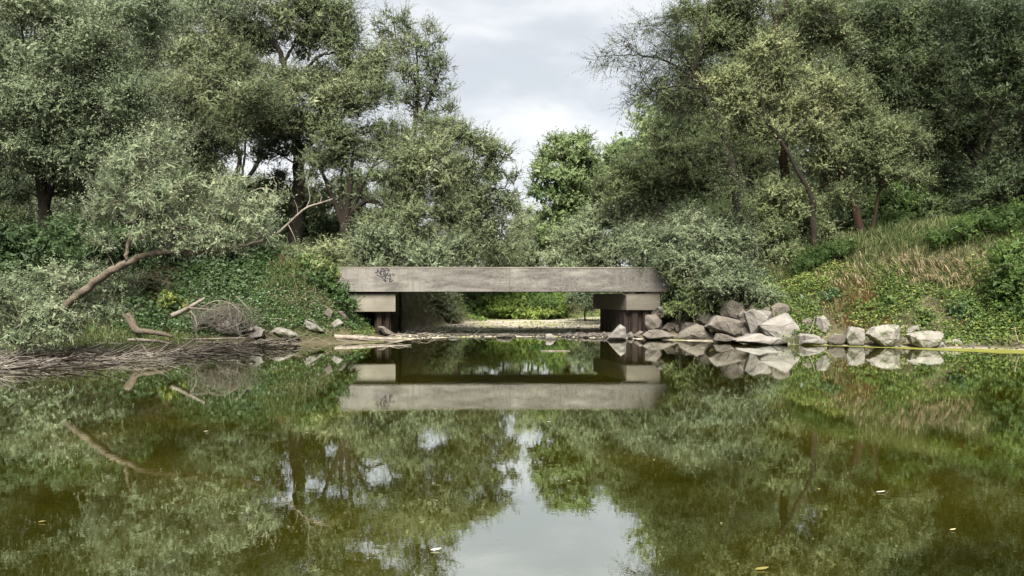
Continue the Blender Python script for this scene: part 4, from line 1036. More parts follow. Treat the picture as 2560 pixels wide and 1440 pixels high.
LEFT = (-22, -3.6, 15, 38)
leaf_carpet('bramble_cover', 'dark green bramble and ivy covering the left bank', 'bramble', 130000, (-13, -4.4, 21, 33),
            lambda x, y, z, sp, sl, w: (sl > w * .8) * band(z, 0.45, 3.2, .4) * band(x, -12.2, -4.9, 1.0), 0.085, 0.45, 0.42, .3)
leaf_carpet('weed_cover', 'fresh green weeds at the foot of the left bank', 'cover', 110000, (-16, -4.2, 17, 33),
            lambda x, y, z, sp, sl, w: band(z, .16, 1.0, .12) * (sl > w * .45) * np.clip(.5 + .7 * fbm(x, y, 61), 0, 1), 0.075, 0.20, 0.25)
leaf_carpet('undergrowth_leaves', 'shaded undergrowth on top of the left bank', 'nettle', 52000, (-20, -5.5, 19, 40),
            lambda x, y, z, sp, sl, w: band(z, .7, 9, .4) * np.where(x > -9.5, band(z, 2.6, 9, .4) * (y < 37), 1) * .85, 0.17, 0.75, 0.5)
blades('bank_grass', 'bright green grass tuft at the foot of the left bank', 'grass', 50000, (-15, -6, 19, 29),
       lambda x, y, z, sp, sl, w: band(x, -14, -8.0, .8) * band(z, .15, 1.2, .15) * np.clip(.4 + fbm(x * .9, y * .9, 71), 0, 1), 0.42, .016, .45, flop=.4)
blades('bank_weeds', 'tall green and yellow weeds on the left bank beside the bridge', 'grass', 15000, (-9.5, -5.6, 24, 36),
       lambda x, y, z, sp, sl, w: band(x, -9.3, -5.9, .8) * band(z, 1.9, 6, .6), 0.55, .022, .48, flop=.45, lean=.5)
blades('dry_grass', 'dry straw-coloured grass hanging beside the left end of the bridge', 'straw', 5200, (-8.2, -5.6, 26, 31),
       lambda x, y, z, sp, sl, w: band(x, -8.2, -5.9, .6) * band(z, 1.2, 3.1, .5) * np.clip(.3 + fbm(x * 1.3, y * 1.3, 81), 0, 1), 0.6, .018, .5, flop=.9)
blades('withered_weeds', 'rusty brown withered weeds on the bank top left of the bridge', 'rust_weed', 2600, (-10.0, -6.2, 28, 34),
       lambda x, y, z, sp, sl, w: band(x, -9.6, -6.6, .6) * band(z, 2.6, 6, .4) * np.clip(.2 + fbm(x * .8, y * .8, 83), 0, 1), 0.8, .022, .5, flop=.4, lean=.5)
# right bank
leaf_carpet('ground_cover', 'yellow-green creeping leaves on the lower right bank', 'cover', 190000, (8.5, 19, 22, 33),
            lambda x, y, z, sp, sl, w: band(x, 9.4, 30, .8) * band(z, .12, 2.6, .25) * np.clip(.72 + .6 * fbm(x * 1.1, y * 1.1, 91), 0.25, 1) * (1 - .95 * band(x, 11.2, 12.4, .6) * band(z, .1, 1.6, .4)) * (1 - .7 * band(x, 14.6, 15.4, .5) * band(z, .6, 1.6, .4)), 0.10, 0.62, 0.40, .42, cl=1.7)
leaf_carpet('bramble_cover', 'dark bramble leaves above the boulders right of the bridge', 'bramble', 60000, (4.5, 11, 28, 36),
            lambda x, y, z, sp, sl, w: (sl > .4) * band(z, 1.35, 3.6, .4) * band(x, 5.9, 10.5, .6), 0.11, 0.40, 0.42)
blades('bank_grass', 'long green grass covering the top of the right bank', 'grass', 60000, (7, 24, 24, 38),
       lambda x, y, z, sp, sl, w: (z > 1.7) * np.where(x < 10, band(z, 2.4, 9, .5), 1) * sstep((z - 1.6) / 1.0) * np.clip(1.25 - (y - 30) * .06, .25, 1), 0.70, .022, .46, spread=.38, flop=.5, lean=.5)
blades('dry_grass', 'pale dry grass hanging in tufts over the right bank', 'straw', 24000, (9, 20, 25, 34),
       lambda x, y, z, sp, sl, w: np.clip(band(x, 14.6, 18.8, 1.0) * band(z, 1.9, 3.0, .4) * 1.1 + .6 * band(x, 11.6, 13.8, .8) * band(z, 2.0, 2.8, .4) + .22 * band(z, 1.4, 3.4, .5) * np.clip(fbm(x * 1.1, y * 1.1, 93) + .1, 0, 1), 0, 1), 0.75, .022, .42, spread=.4, flop=1.7, clump=.42, dirbias=(0, -.7))
blades('dry_grass', 'russet and straw grass above the boulders', 'straw', 5000, (6.5, 12, 28, 34),
       lambda x, y, z, sp, sl, w: band(x, 8.6, 11.8, .8) * band(z, 1.3, 2.9, .4) * np.clip(.3 + fbm(x * 1.2, y * 1.2, 95), 0, 1), 0.7, .02, .3, flop=1.2, clump=.45, dirbias=(0, -.5))
blades('withered_weeds', 'rust-brown withered weeds at the foot of the right bank', 'rust_weed', 16000, (9, 14.5, 25.5, 31),
       lambda x, y, z, sp, sl, w: band(x, 9.8, 13.6, .6) * band(z, .4, 2.3, .4) * np.clip(.25 + fbm(x * 1.2, y * 1.2, 97), 0, 1), 0.45, .022, .5, flop=1.0)
blades('tall_weeds', 'shaggy tall green grass sprouting through the creepers of the right bank', 'grass', 16000, (9.2, 20, 24, 33),
       lambda x, y, z, sp, sl, w: band(z, .6, 3.0, .5) * band(x, 9.8, 30, .6) * np.clip(.15 + 1.1 * fbm(x * 1.0, y * 1.0, 121), 0, 1), 0.72, .024, .5, spread=.4, lean=.55, flop=.8, clump=.5, dirbias=(0, -.35))
blades('waterside_grass', 'short bright grass between the boulders and the white stone', 'grass', 5000, (8.8, 12, 25.5, 29),
       lambda x, y, z, sp, sl, w: band(sl, .02, .9, .2) * band(x, 9.0, 10.6, .5), 0.28, .014, .5)
# beyond the bridge
leaf_carpet('stream_bank_cover', 'shaded leaves on the stream banks beyond the bridge', 'nettle', 38000, (-12, 12, 33, 50),
            lambda x, y, z, sp, sl, w: band(z, .55, 9, .3) * (sl > .05) * np.where(x > 0, .8, 1.0), 0.13, 0.4, 0.45)
leaf_carpet('stream_bank_weeds', 'bright green weeds fringing the gravel bed', 'bush', 16000, (-4.5, 8, 38, 52),
            lambda x, y, z, sp, sl, w: band(sl, -.7, 3.0, .5) * (y > 42) * .9, 0.13, 0.4, 0.55)
blades('gravel_grass', 'thin green grass on the gravel bed', 'grass', 14000, (-5, 8, 32.5, 47),
       lambda x, y, z, sp, sl, w: (sl < .1) * np.clip(fbm(x * .45, y * .9, 101) * 1.3 - .1 + .5 * (x > 2.6) * (y < 41), 0, 1) * .6, 0.13, .02, .55)

# ---------------------------------------------------------------- stones
RG = 'riprap boulders right of the bridge'
def stone(name, label, cat, sil, mat, thick=None, d=None, group=None, seed=0, lift=0.0, jag=0.035):
    """An angular stone whose outline, seen from the pond, follows sil (photo pixels)."""
    r = np.random.default_rng(seed + 1000)
    s = np.array(sil, float)
    s = np.array([s[:, 0].mean(), s[:, 1].max()]) + (s - np.array([s[:, 0].mean(), s[:, 1].max()])) * ((1.22, 1.22) if group == RG else (1.14, 1.12))
    if d is None:
        d = hit(s[:, 0].mean(), s[:, 1].max() - 2) + 0.1
    size = max(np.ptp(s[:, 0]), np.ptp(s[:, 1])) * d / F
    th = thick if thick else 0.75 * size
    c = s.mean(0)
    pts = []
    for q in s:
        pts.append(P(*q, d))
    for sc_, dy, jit in ((0.62, -0.34, 0.16), (0.93, 0.42, 0.05), (0.55, 0.85, 0.1)):
        sh = r.normal(0, 0.12, 2) * np.ptp(s, axis=0)
        for q in s[::2] if sc_ < .6 else s:
            qq = c + (q - c) * (sc_ + r.uniform(-jit, jit)) + (sh if dy < 0 else 0)
            dd = d + dy * th * r.uniform(0.7, 1.2)
            pts.append(P(*qq, d) + np.array([0, dd - d, 0]))
    import bmesh
    bm = bmesh.new()
    org = P(c[0], s[:, 1].max(), d)
    for p in pts:
        bm.verts.new(Vector(p - org))
    res = bmesh.ops.convex_hull(bm, input=bm.verts)
    bmesh.ops.delete(bm, geom=[g for g in bm.verts if not g.link_faces], context='VERTS')
    bmesh.ops.dissolve_limit(bm, angle_limit=R(14), verts=bm.verts, edges=bm.edges)
    bmesh.ops.bevel(bm, geom=list(bm.edges), offset=0.016 * size, segments=1, affect='EDGES', profile=0.6, clamp_overlap=True)
    bmesh.ops.triangulate(bm, faces=bm.faces)
    bmesh.ops.subdivide_edges(bm, edges=[e for e in bm.edges if e.calc_length() > 0.22 * size], cuts=2, use_grid_fill=True)
    bmesh.ops.triangulate(bm, faces=bm.faces)
    bm.normal_update()
    ph = r.uniform(0, 50, 3)
    for v in bm.verts:
        q = v.co / size * 5.0
        h = math.sin(q.x * 2.1 + ph[0]) * math.sin(q.z * 2.7 + ph[1]) + 0.6 * math.sin(q.x * 5.3 + q.z * 3.9 + ph[2]) * math.sin(q.y * 4.7) + 0.5 * r.normal()
        v.co += v.normal * (h * jag * size * 0.45)
    me = bpy.data.meshes.new(name)
    bm.to_mesh(me); bm.free()
    me.polygons.foreach_set('use_smooth', np.zeros(len(me.polygons), dtype=bool))
    me.materials.append(M[mat])
    o = bpy.data.objects.new(name, me); COL.objects.link(o)
    o.location = org + np.array([0, 0, lift])
    return tag(o, label, cat, group)

def z2(z, ox, oy, s):
    return [(ox + x / s, oy + y / s) for x, y in z]
RG = 'riprap boulders right of the bridge'
A_ = lambda z: z2(z, 1460, 700, 8.0)
B_ = lambda z: z2(z, 1760, 740, 8.0)
C_ = lambda z: z2(z, 2080, 740, 5.333)
D_ = lambda z: z2(z, 280, 720, 5.333)
E_ = lambda z: z2(z, 700, 720, 5.333)
H_ = lambda z: z2(z, 1100, 780, 6.095)
right_rocks = [
    (A_([(470, 1225), (600, 1060), (720, 955), (800, 1000), (830, 1225)]), 'rock_pale', '29.2', 'pointed pale boulder standing in the water before the sheet piles'),
    (A_([(1255, 760), (1440, 750), (1530, 860), (1530, 990), (1440, 1040), (1300, 1020), (1250, 900)]), 'rock', '30.95', 'rounded rough boulder touching the rusty sheet piles'),
    (A_([(1390, 620), (1580, 565), (1900, 575), (2040, 640), (1850, 710), (1500, 805), (1400, 720)]), 'rock', '31.15', 'broad overhanging slab boulder under the right bearing block'),
    (A_([(1920, 800), (2050, 640), (2190, 620), (2160, 780), (2080, 910), (1970, 1000), (1915, 920)]), 'rock', '30.9', 'upright boulder right of the overhanging slab'),
    ([(1741, 786), (1748, 780), (1762, 788), (1788, 794), (1792, 800), (1774, 822), (1757, 824), (1744, 806)], 'rock', 30.4, 'smooth boulder in the middle of the heap left of the striped slab'),
    (A_([(1600, 1000), (1680, 890), (1820, 900), (1850, 970), (1720, 1070)]), 'rock', 30.2, 'small cracked boulder under the overhanging slab'),
    (A_([(1760, 890), (1900, 825), (1930, 900), (1830, 970)]), 'rock', 30.6, 'small boulder wedged left of the upright boulder'),
    (A_([(1820, 960), (1900, 935), (2000, 1000), (2000, 1110), (1860, 1070)]), 'rock', 29.9, 'small triangular boulder behind the big peaked boulder'),
    (A_([(1990, 970), (2020, 905), (2270, 885), (2310, 925), (2090, 1070), (2000, 1090)]), 'rock', 30.0, 'flat-topped boulder directly above the big peaked boulder'),
    (A_([(1945, 1195), (2000, 1070), (2270, 925), (2440, 1000), (2530, 1090), (2600, 1195)]), 'rock', 29.0, 'big peaked boulder at the waterline'),
    (A_([(1240, 1090), (1330, 1035), (1560, 1035), (1810, 1145), (1600, 1190), (1300, 1180)]), 'rock', '29.6', 'low brown boulder at the water beside the sheet piles'),
    (A_([(1000, 1120), (1110, 1035), (1180, 1060), (1060, 1150)]), 'rock', '30.3', 'small slanting stone at the foot of the sheet piles'),
    ([(1757, 776), (1770, 762), (1792, 760), (1802, 774), (1796, 780), (1766, 783)], 'rock', 31.4, 'uppermost boulder half hidden by brambles'),
    (B_([(360, 350), (420, 230), (560, 165), (740, 280), (765, 350), (690, 590), (620, 580), (440, 510), (380, 420)]), 'rock', 30.6, 'large boulder with one lit and one dark face at the top of the heap'),
    (B_([(680, 430), (760, 305), (860, 390), (950, 560), (850, 610), (700, 600)]), 'rock', 30.4, 'narrow boulder right of the two-faced boulder'),
    (B_([(100, 670), (300, 460), (460, 540), (770, 600), (745, 740), (650, 870), (520, 750), (250, 700)]), 'rock', 29.6, 'long grooved slab lying in the middle of the boulder heap'),
    (B_([(740, 690), (980, 590), (990, 780), (800, 830), (745, 770)]), 'rock', 29.4, 'layered block between the grooved slab and the large pale boulder'),
    (B_([(860, 420), (1040, 400), (1290, 460), (1290, 570), (1160, 650), (1110, 790), (970, 780), (920, 560)]), 'rock_pale', 29.6, 'crumbling pale outcrop behind the large pale boulder'),
    (B_([(915, 260), (980, 160), (1065, 220), (1075, 330), (980, 365), (905, 335)]), 'rock', 30.6, 'small upright stone at the top edge of the heap'),
    (B_([(1035, 370), (1100, 300), (1250, 300), (1310, 390), (1100, 430)]), 'rock_pale', 30.3, 'rubbly pale stone above the crumbling outcrop'),
    (B_([(1385, 260), (1500, 185), (1650, 230), (1670, 370), (1400, 460)]), 'rock', 29.4, 'pinkish stone sitting above the large pale boulder'),
    (B_([(1175, 645), (1400, 520), (1620, 425), (1770, 590), (1775, 720), (1620, 915), (1500, 905), (1320, 840), (1220, 720)]), 'rock_pale', 28.0, 'large pale boulder with a pointed left corner at the right end of the heap'),
    (B_([(240, 890), (320, 785), (540, 830), (725, 905), (560, 950), (260, 925)]), 'rock', 28.6, 'flat grey stone at the water left of the wavy ledge'),
    (B_([(700, 905), (1000, 815), (1130, 795), (1245, 825), (1375, 910), (1570, 970), (1000, 985)]), 'rock_pale', 27.6, 'low wavy ledge of pale stone at the waterline'),
    (B_([(1940, 985), (1955, 830), (2000, 793), (2130, 793), (2350, 880), (2395, 985)]), 'rock_pale', 26.6, 'smooth whitish stone standing alone in the water'),
]
for k, (sil, mt, d, lab) in enumerate(right_rocks):
    stone('boulder', lab, 'boulder', sil, mt, d=float(d) if isinstance(d, str) else None, group=RG, seed=k)
fr_ = np.random.default_rng(5)
for k in range(16):
    px, py = fr_.uniform(1640, 1960), 0
    py = fr_.uniform(790, 852) if px < 1900 else fr_.uniform(780, 800)
    w_, h_ = fr_.uniform(10, 20), fr_.uniform(7, 13)
    a_ = np.sort(fr_.uniform(0, 2 * math.pi, 7))
    stone('heap_stone', 'small grey stone filling a gap of the boulder heap', 'stone', [(px + w_ * math.cos(t), py + h_ * math.sin(t)) for t in a_], 'rock', group='small stones between the riprap boulders', seed=200 + k)
bank_rocks = [
    (B_([(2270, 430), (2400, 405), (2460, 500), (2485, 620), (2450, 765), (2350, 775), (2270, 600)]), 'rock_pale', 'tall grey stone set in the brown bank above the whitish stone'),
    (B_([(1980, 500), (2100, 430), (2230, 560), (2200, 690), (2000, 700)]), 'rock', 'dull stone buried in withered weeds right of the large pale boulder'),
    (C_([(425, 610), (490, 435), (515, 520), (505, 630)]), 'rock_pale', 'thin upright stone left of the split mossy boulder'),
    (C_([(520, 510), (600, 430), (700, 392), (880, 398), (892, 560), (840, 690), (700, 690), (640, 640), (560, 560)]), 'rock_moss', 'big mossy boulder with a green streak at the right waterline'),
    (C_([(915, 420), (970, 378), (1005, 420), (950, 485)]), 'rock_pale', 'small pale stone among leaves above the mossy boulder'),
    (C_([(985, 525), (1010, 440), (1140, 382), (1175, 440), (1050, 515)]), 'rock_pale', 'slanting pale stone between the two large right-bank boulders'),
    (C_([(1070, 515), (1280, 468), (1430, 475), (1465, 510), (1400, 650), (1380, 700), (1180, 700), (1100, 610)]), 'rock_moss', 'speckled mossy boulder nearest the right edge'),
    (C_([(1405, 640), (1470, 595), (1505, 640), (1400, 700)]), 'rock_pale', 'small dark-based stone beside the speckled boulder'),
]
for k, (sil, mt, lab) in enumerate(bank_rocks):
    stone('boulder', lab, 'boulder', sil, mt, group='stones in the right bank', seed=40 + k, lift=-.06)
for k, (px, py, w_, h_, lab) in enumerate([(2095, 846, 24, 20, 'low rough stone at the foot of the brown bank right of the whitish stone'), (2140, 838, 22, 30, 'earth-stained stone leaning on the brown bank left of the thin upright stone'),
                                           (2262, 848, 14, 12, 'little stone between the two mossy boulders at the waterline'), (2385, 852, 22, 12, 'flat grey stone right of the speckled boulder'), (1890, 776, 20, 14, 'half-buried stone in the brambles over the boulder heap'),
                                           (2440, 858, 16, 9, 'small flat stone on the chippings near the right edge'), (1925, 782, 16, 14, 'stone tucked behind the large pale boulder')]):
    a_ = np.linspace(0, 2 * math.pi, 9)[:-1] + fr_.normal(0, .2, 8)
    stone('boulder', lab, 'boulder', [(px + w_ * math.cos(t) * fr_.uniform(.8, 1.1), py + h_ * math.sin(t) * fr_.uniform(.8, 1.1)) for t in a_], 'rock_moss' if k % 2 else 'rock', group='stones in the right bank', seed=300 + k, lift=-.12)
left_rocks = [
    (D_([(1390, 600), (1480, 510), (1620, 445), (1695, 540), (1705, 650), (1500, 665)]), 'rock_pale', 'pale pointed stone just right of the dead twig heap'),
    (D_([(1725, 590), (1900, 525), (2005, 570), (1990, 655), (1800, 690)]), 'rock_pale', 'bright pale stone between the pointed stone and the notched stone'),
    (D_([(2095, 570), (2220, 538), (2400, 600), (2465, 655), (2400, 705), (2300, 710), (2250, 650), (2100, 600)]), 'rock_moss', 'long notched stone at the left waterline'),
    (E_([(290, 530), (340, 440), (440, 480), (560, 585), (440, 600)]), 'rock_moss', 'flat grey stone sunk in the left bank grass'),
    (E_([(665, 505), (770, 425), (835, 480), (740, 570)]), 'rock_pale', 'grey-white stone low on the bank left of the bridge'),
    (E_([(590, 350), (640, 285), (705, 330), (690, 405), (630, 445)]), 'rock', 'pinkish stone in the ivy left of the bridge'),
    (E_([(775, 330), (830, 318), (905, 430), (860, 455)]), 'rock', 'slanting stone nearest the left bearing block'),
    (E_([(1120, 440), (1190, 450), (1195, 505), (1150, 515)]), 'rock_pale', 'small stone right under the left bearing block'),
    (E_([(1310, 530), (1370, 525), (1525, 625), (1500, 660), (1390, 625)]), 'rock', 'slanting brown stone at the foot of the left pile'),
]
for k, (sil, mt, lab) in enumerate(left_rocks):
    stone('boulder', lab, 'boulder', sil, mt, group='stones on the left bank', seed=80 + k)
stream_rocks = [
    (H_([(130, 415), (140, 385), (180, 372), (260, 378), (272, 405)]), 'rock_pale', 'flat pale stone in the water left of mid-stream'),
    (H_([(845, 405), (880, 348), (970, 335), (1070, 343), (1108, 405)]), 'rock', 'largest stone standing at the stream mouth under the bridge'),
    (H_([(1265, 412), (1290, 383), (1330, 388), (1338, 412)]), 'rock_pale', 'tiny white stone in mid-stream'),
    (H_([(1438, 412), (1500, 368), (1550, 385), (1615, 412)]), 'rock_pale', 'low flat stone left of the peaked stream stone'),
    (H_([(1612, 432), (1620, 348), (1690, 338), (1768, 412), (1750, 432)]), 'rock_pale', 'peaked pale stone in the stream mouth'),
    (H_([(2050, 330), (2090, 258), (2160, 325)]), 'rock_dark', 'dark pointed stone on the pebbles near the sheet piles'),
    (H_([(1230, 375), (1260, 345), (1330, 348), (1330, 382)]), 'rock_dark', 'dark wet stone behind the tiny white stone'),
    (H_([(2440, 410), (2470, 390), (2530, 395), (2540, 412)]), 'rock_pale', 'thin white stone in the shade of the sheet piles'),
]
for k, (sil, mt, lab) in enumerate(stream_rocks):
    stone('stream_stone', lab, 'stone', sil, mt, group='stones in the stream mouth', seed=100 + k)

def pebbles(name, label, n, rect, keep, size, mats, seed):
    x, y, z, sl = scatter(n, *rect, keep)
    b = Buf()
    ico = np.array([(1, 0, 0), (-1, 0, 0), (0, 1, 0), (0, -1, 0), (0, 0, 1), (0, 0, -1), (.6, .6, .55), (-.6, .6, .5), (.6, -.6, .5), (-.6, -.6, .55)], float)
    tri = np.array([(4, 6, 7), (4, 7, 9), (4, 9, 8), (4, 8, 6), (0, 6, 8), (1, 9, 7), (2, 7, 6), (3, 8, 9), (0, 2, 6), (2, 1, 7), (1, 3, 9), (3, 0, 8), (5, 2, 0), (5, 1, 2), (5, 3, 1), (5, 0, 3)])
    k = len(x)
    s = size * rng.uniform(0.35, 1.3, k) ** 1.4
    v = ico[None] * (1 + rng.normal(0, .16, (k, 10, 3)))
    a = rng.uniform(0, 6.28, k); ca, sa = np.cos(a)[:, None], np.sin(a)[:, None]
    v = np.stack([v[..., 0] * ca - v[..., 1] * sa * .8, v[..., 0] * sa + v[..., 1] * ca * .8, v[..., 2] * .55], -1) * s[:, None, None]
    v = v + np.column_stack([x, y, z + s * .2])[:, None, :]
    b.add(v, (tri[None] + np.arange(k)[:, None, None] * 10).reshape(-1, 3))
    return tag(b.build(name, M[mats], smooth=False), label, kind='stuff')
pebbles('gravel', 'pale gravel strewn over the stream bed beyond the bridge', 3600, (-5, 8, 30.5, 46), lambda x, y, z, sp, sl, w: (sl < .1) * (sp > .05) * np.exp(-np.clip(sp - .6, 0, 99) * .18), .055, 'rock_pale', 1)
pebbles('pebbles', 'dark wet pebbles at the stream mouth right of mid-stream', 420, (2.0, 5.0, 30.2, 33.0), lambda x, y, z, sp, sl, w: (sp > -.05) * (sp < 1.1), .13, 'rock_dark', 2)
pebbles('pebbles', 'mixed pebbles along the edge of the stream mouth', 900, (-4.4, 4.4, 30.2, 33.5), lambda x, y, z, sp, sl, w: (sp > -.05) * (sp < .8), .075, 'rock', 3)
pebbles('rubble', 'loose grey chips along the right waterline', 1500, (8.6, 19, 21.5, 29), lambda x, y, z, sp, sl, w: (sp > 0) * (sp < 1.0), .05, 'rock_pale', 4)

# ---------------------------------------------------------------- driftwood
def stick(name, label, cat, pts, rr, mat, d=None, group=None, sides=7, forks=()):
    """A branch lying or standing on the bank: pts in photo pixels with depth; d None takes the ground's depth."""
    d0 = d if d is not None else hit(pts[0][0], pts[0][1])
    q = [P(x, y, d0 + (o[0] if o else 0)) for x, y, *o in pts]
    org = q[0]
    b = Buf(); tube(b, spline(q, max(8, 5 * len(q))), rr, sides, 0.07)
    o = b.build(name, M[mat], origin=org)
    for fpts, frr in forks:
        fb = Buf(); tube(fb, spline([P(x, y, d0 + (e[0] if e else 0)) for x, y, *e in fpts], 10), frr, 6, 0.06)
        f = fb.build('side_branch', M[mat], o)
    return tag(o, label, cat, group)
DG = 'driftwood along the left shore'
stick('stump_log', 'curved mossy stump log bending from the bank towards the twig heap', 'log', [(318, 788, .2), (330, 806, .1), (342, 826), (370, 829, -.1), (402, 834, -.2), (432, 842, -.3)], [.13, .13, .11, .085, .07, .04], 'bark_pale', 23.2, DG)
stick('driftwood_branch', 'thick bleached branch propped on the twig heap', 'branch', [(430, 790, 0), (456, 778, 0), (485, 762, .1), (513, 745, .2)], [.085, .075, .065, .04], 'drift', 23.6, DG,
      forks=[([(470, 770), (500, 772, -.1), (540, 776, -.2)], [.03, .015]), ([(462, 774), (470, 758), (466, 752)], [.02, .008])])
stick('driftwood_branch', 'dark leaning stick left of the bleached branch', 'branch', [(422, 780, .1), (415, 805), (408, 828)], [.02, .024, .02], 'bark', 23.3, DG)
stick('driftwood_branch', 'crooked pale branch standing in front of the twig heap', 'branch', [(476, 778, .2), (488, 795, .1), (492, 815), (491, 838), (512, 860, -.2)], [.018, .022, .022, .02, .012], 'drift', 23.0, DG)
stick('driftwood_log', 'pale peeled log floating at the shore left of the bridge', 'log', [(818, 842), (850, 843, -.1), (890, 844, -.15), (930, 846, -.2), (980, 848, -.3), (1028, 850, -.4)], [.10, .095, .09, .075, .045, .02], 'drift', 28.3, DG,
      forks=[([(980, 848, -.3), (1010, 846, -.3), (1030, 843, -.3)], [.025, .008]), ([(880, 846, -.1), (930, 851, -.4), (975, 852, -.5)], [.025, .01])])
stick('driftwood_log', 'dark wet branch on the gravel under the bridge', 'log', [(1010, 832, 1.2), (1030, 834, .8), (1060, 839, .5), (1085, 842, .4)], [.05, .06, .05, .02], 'bark', 31.0, DG, forks=[([(1030, 834, .8), (1022, 826, .8)], [.03, .015])])
stick('driftwood_branch', 'black straight branch dipping from the far left bank to the water', 'branch', [(32, 835, .8), (60, 848, .5), (95, 868, 0), (118, 882, -.4), (150, 903, -.9)], [.022, .026, .028, .02, .012], 'bark', 21.0, DG)
stick('driftwood_branch', 'grey forked branch poking out of the debris left of the twig heap', 'branch', [(338, 846, .3), (358, 866, 0), (374, 890, -.4), (384, 905, -.7)], [.018, .022, .022, .015], 'drift', 20.8, DG,
      forks=[([(372, 900, -.5), (340, 880, -.3), (322, 868, -.1)], [.016, .008]), ([(380, 905, -.6), (410, 893, -.3), (432, 884, 0)], [.014, .006])])
stick('driftwood_branch', 'long pale branch lying across the debris before the twig heap', 'branch', [(320, 850), (350, 850, -.1), (400, 854, -.1), (432, 860, -.2)], [.045, .05, .04, .02], 'drift', 22.3, DG)
stick('driftwood_branch', 'straight pale pole lying before the pale stones', 'branch', [(450, 846, .1), (500, 848), (560, 846), (615, 845, .1)], [.022, .028, .026, .018], 'drift', 24.3, DG)
stick('driftwood_branch', 'thin pale branch reaching the waterline before the pale stones', 'branch', [(490, 855), (540, 857, -.1), (590, 860, -.2), (612, 864, -.3)], [.028, .026, .018, .01], 'twig', 24.0, DG)
stick('driftwood_branch', 'light stick lying on the mud in front of the far left bank', 'branch', [(183, 859), (215, 860), (250, 858), (308, 859)], [.025, .028, .026, .016], 'drift', 22.0, DG)
stick('driftwood_branch', 'dark root log half sunk at the far left waterline', 'log', [(-20, 898), (40, 900, -.2), (100, 906, -.4), (150, 912, -.7)], [.07, .075, .06, .03], 'bark', 18.6, DG)
stick('driftwood_branch', 'grey root lying along the far left mud', 'log', [(-20, 880), (60, 884), (150, 882), (240, 886)], [.03, .045, .04, .02], 'twig', 20.0, DG)
stick('driftwood_branch', 'thin twig rising from the water right of the debris', 'branch', [(486, 870), (484, 850), (478, 830)], [.01, .01, .005], 'drift', 22.6, DG)
stick('dead_branch', 'grey Y-shaped dead branch on the bank at the right edge', 'branch', [(2560, 868, -.1), (2548, 858), (2540, 838), (2537, 818)], [.035, .035, .028, .015], 'drift', 24.2)
stick('dead_branch', 'slim bare stick leaning on the brown bank by the whitish stone', 'branch', [(2022, 834), (2032, 812), (2038, 790)], [.014, .014, .008], 'drift', 26.9)
stick('dangling_cable', 'pale loose cable hanging from the bridge girder over the bearing block', 'cable', [(1546, 716), (1552, 730), (1560, 736), (1566, 738)], [.008, .008, .007], 'drift', 30.72)

def sprigs(name, label, n, rect, keep, L, r, mat, up=.25, seed=0):
    x, y, z, sl = scatter(n, *rect, keep)
    b = Buf()
    for k in range(len(x)):
        a = rng.normal(0, .55) + (0 if rng.random() < .7 else rng.uniform(-1.5, 1.5))
        l = L * rng.uniform(.35, 1.3)
        d = np.array([math.cos(a), math.sin(a) * .6, rng.normal(0.02, up)])
        p0 = np.array([x[k], y[k], z[k] + rng.uniform(.0, .12)])
        p2 = p0 + d * l
        p2[2] = max(p2[2], float(height(p2[0], p2[1])) + .01, .01)
        p1 = (p0 + p2) / 2 + rng.normal(0, .1 * l, 3); p1[2] = max(p1[2], .02)
        tube(b, spline([p0, p1, p2], 5), [r * rng.uniform(.5, 1.3), r * .35], 4)
    return tag(b.build(name, M[mat]), label, kind='stuff')
sprigs('driftwood_twigs', 'tangle of dead twigs and roots on the muddy left shore', 1900, (-13, -6.5, 15.5, 26), lambda x, y, z, sp, sl, w: (sp > -.15) * (sl < w * 1.05) * (sl < 4), 0.8, .016, 'twig', .22)
sprigs('dark_roots', 'black wet roots along the left waterline', 420, (-13, -7, 15.5, 26), lambda x, y, z, sp, sl, w: (sp > -.3) * (sp < 1.2), 0.9, .024, 'bark', .12)
sprigs('pale_twigs', 'bleached sticks washed up along the left shore and stream mouth', 420, (-12, -1, 17, 33), lambda x, y, z, sp, sl, w: (sp > -.1) * (sp < 1.6), 0.7, .014, 'drift', .2)

hp = empty('twig_heap', P(560, 835, 25.2))
tag(hp, 'domed heap of tangled dead twigs on the left shore', 'twig heap')
b = Buf()
hc = P(555, 830, 25.2)
for k in range(210):
    th = rng.uniform(0, 2 * math.pi); rr = rng.uniform(.1, 1) ** .6
    st = hc + np.array([rr * 1.15 * math.cos(th), rr * .8 * math.sin(th), rng.uniform(0, .25)])
    en = hc + np.array([rng.normal(.1, .55), rng.normal(0, .4), rng.uniform(.35, 1.2)]) * np.array([1, 1, 1 - .35 * rr])
    m = (st + en) / 2 + np.array([math.cos(th) * .22, math.sin(th) * .2, .22]) + rng.normal(0, .2, 3)
    tube(b, spline([st, m, en], 6), [rng.uniform(.006, .014), .004], 3)
tag(b.build('twigs', M['twig'], hp), kind='stuff')
b = Buf()
for pts in ([(580, 800), (572, 770), (576, 735)], [(590, 740), (612, 762), (632, 785)], [(500, 770), (540, 752), (578, 760), (610, 790)], [(520, 820), (545, 790), (575, 785)]):
    tube(b, spline([P(x, y, 24.9) for x, y in pts], 10), [.018, .007], 5, .05)
b.build('bare_stem', M['drift'], hp)

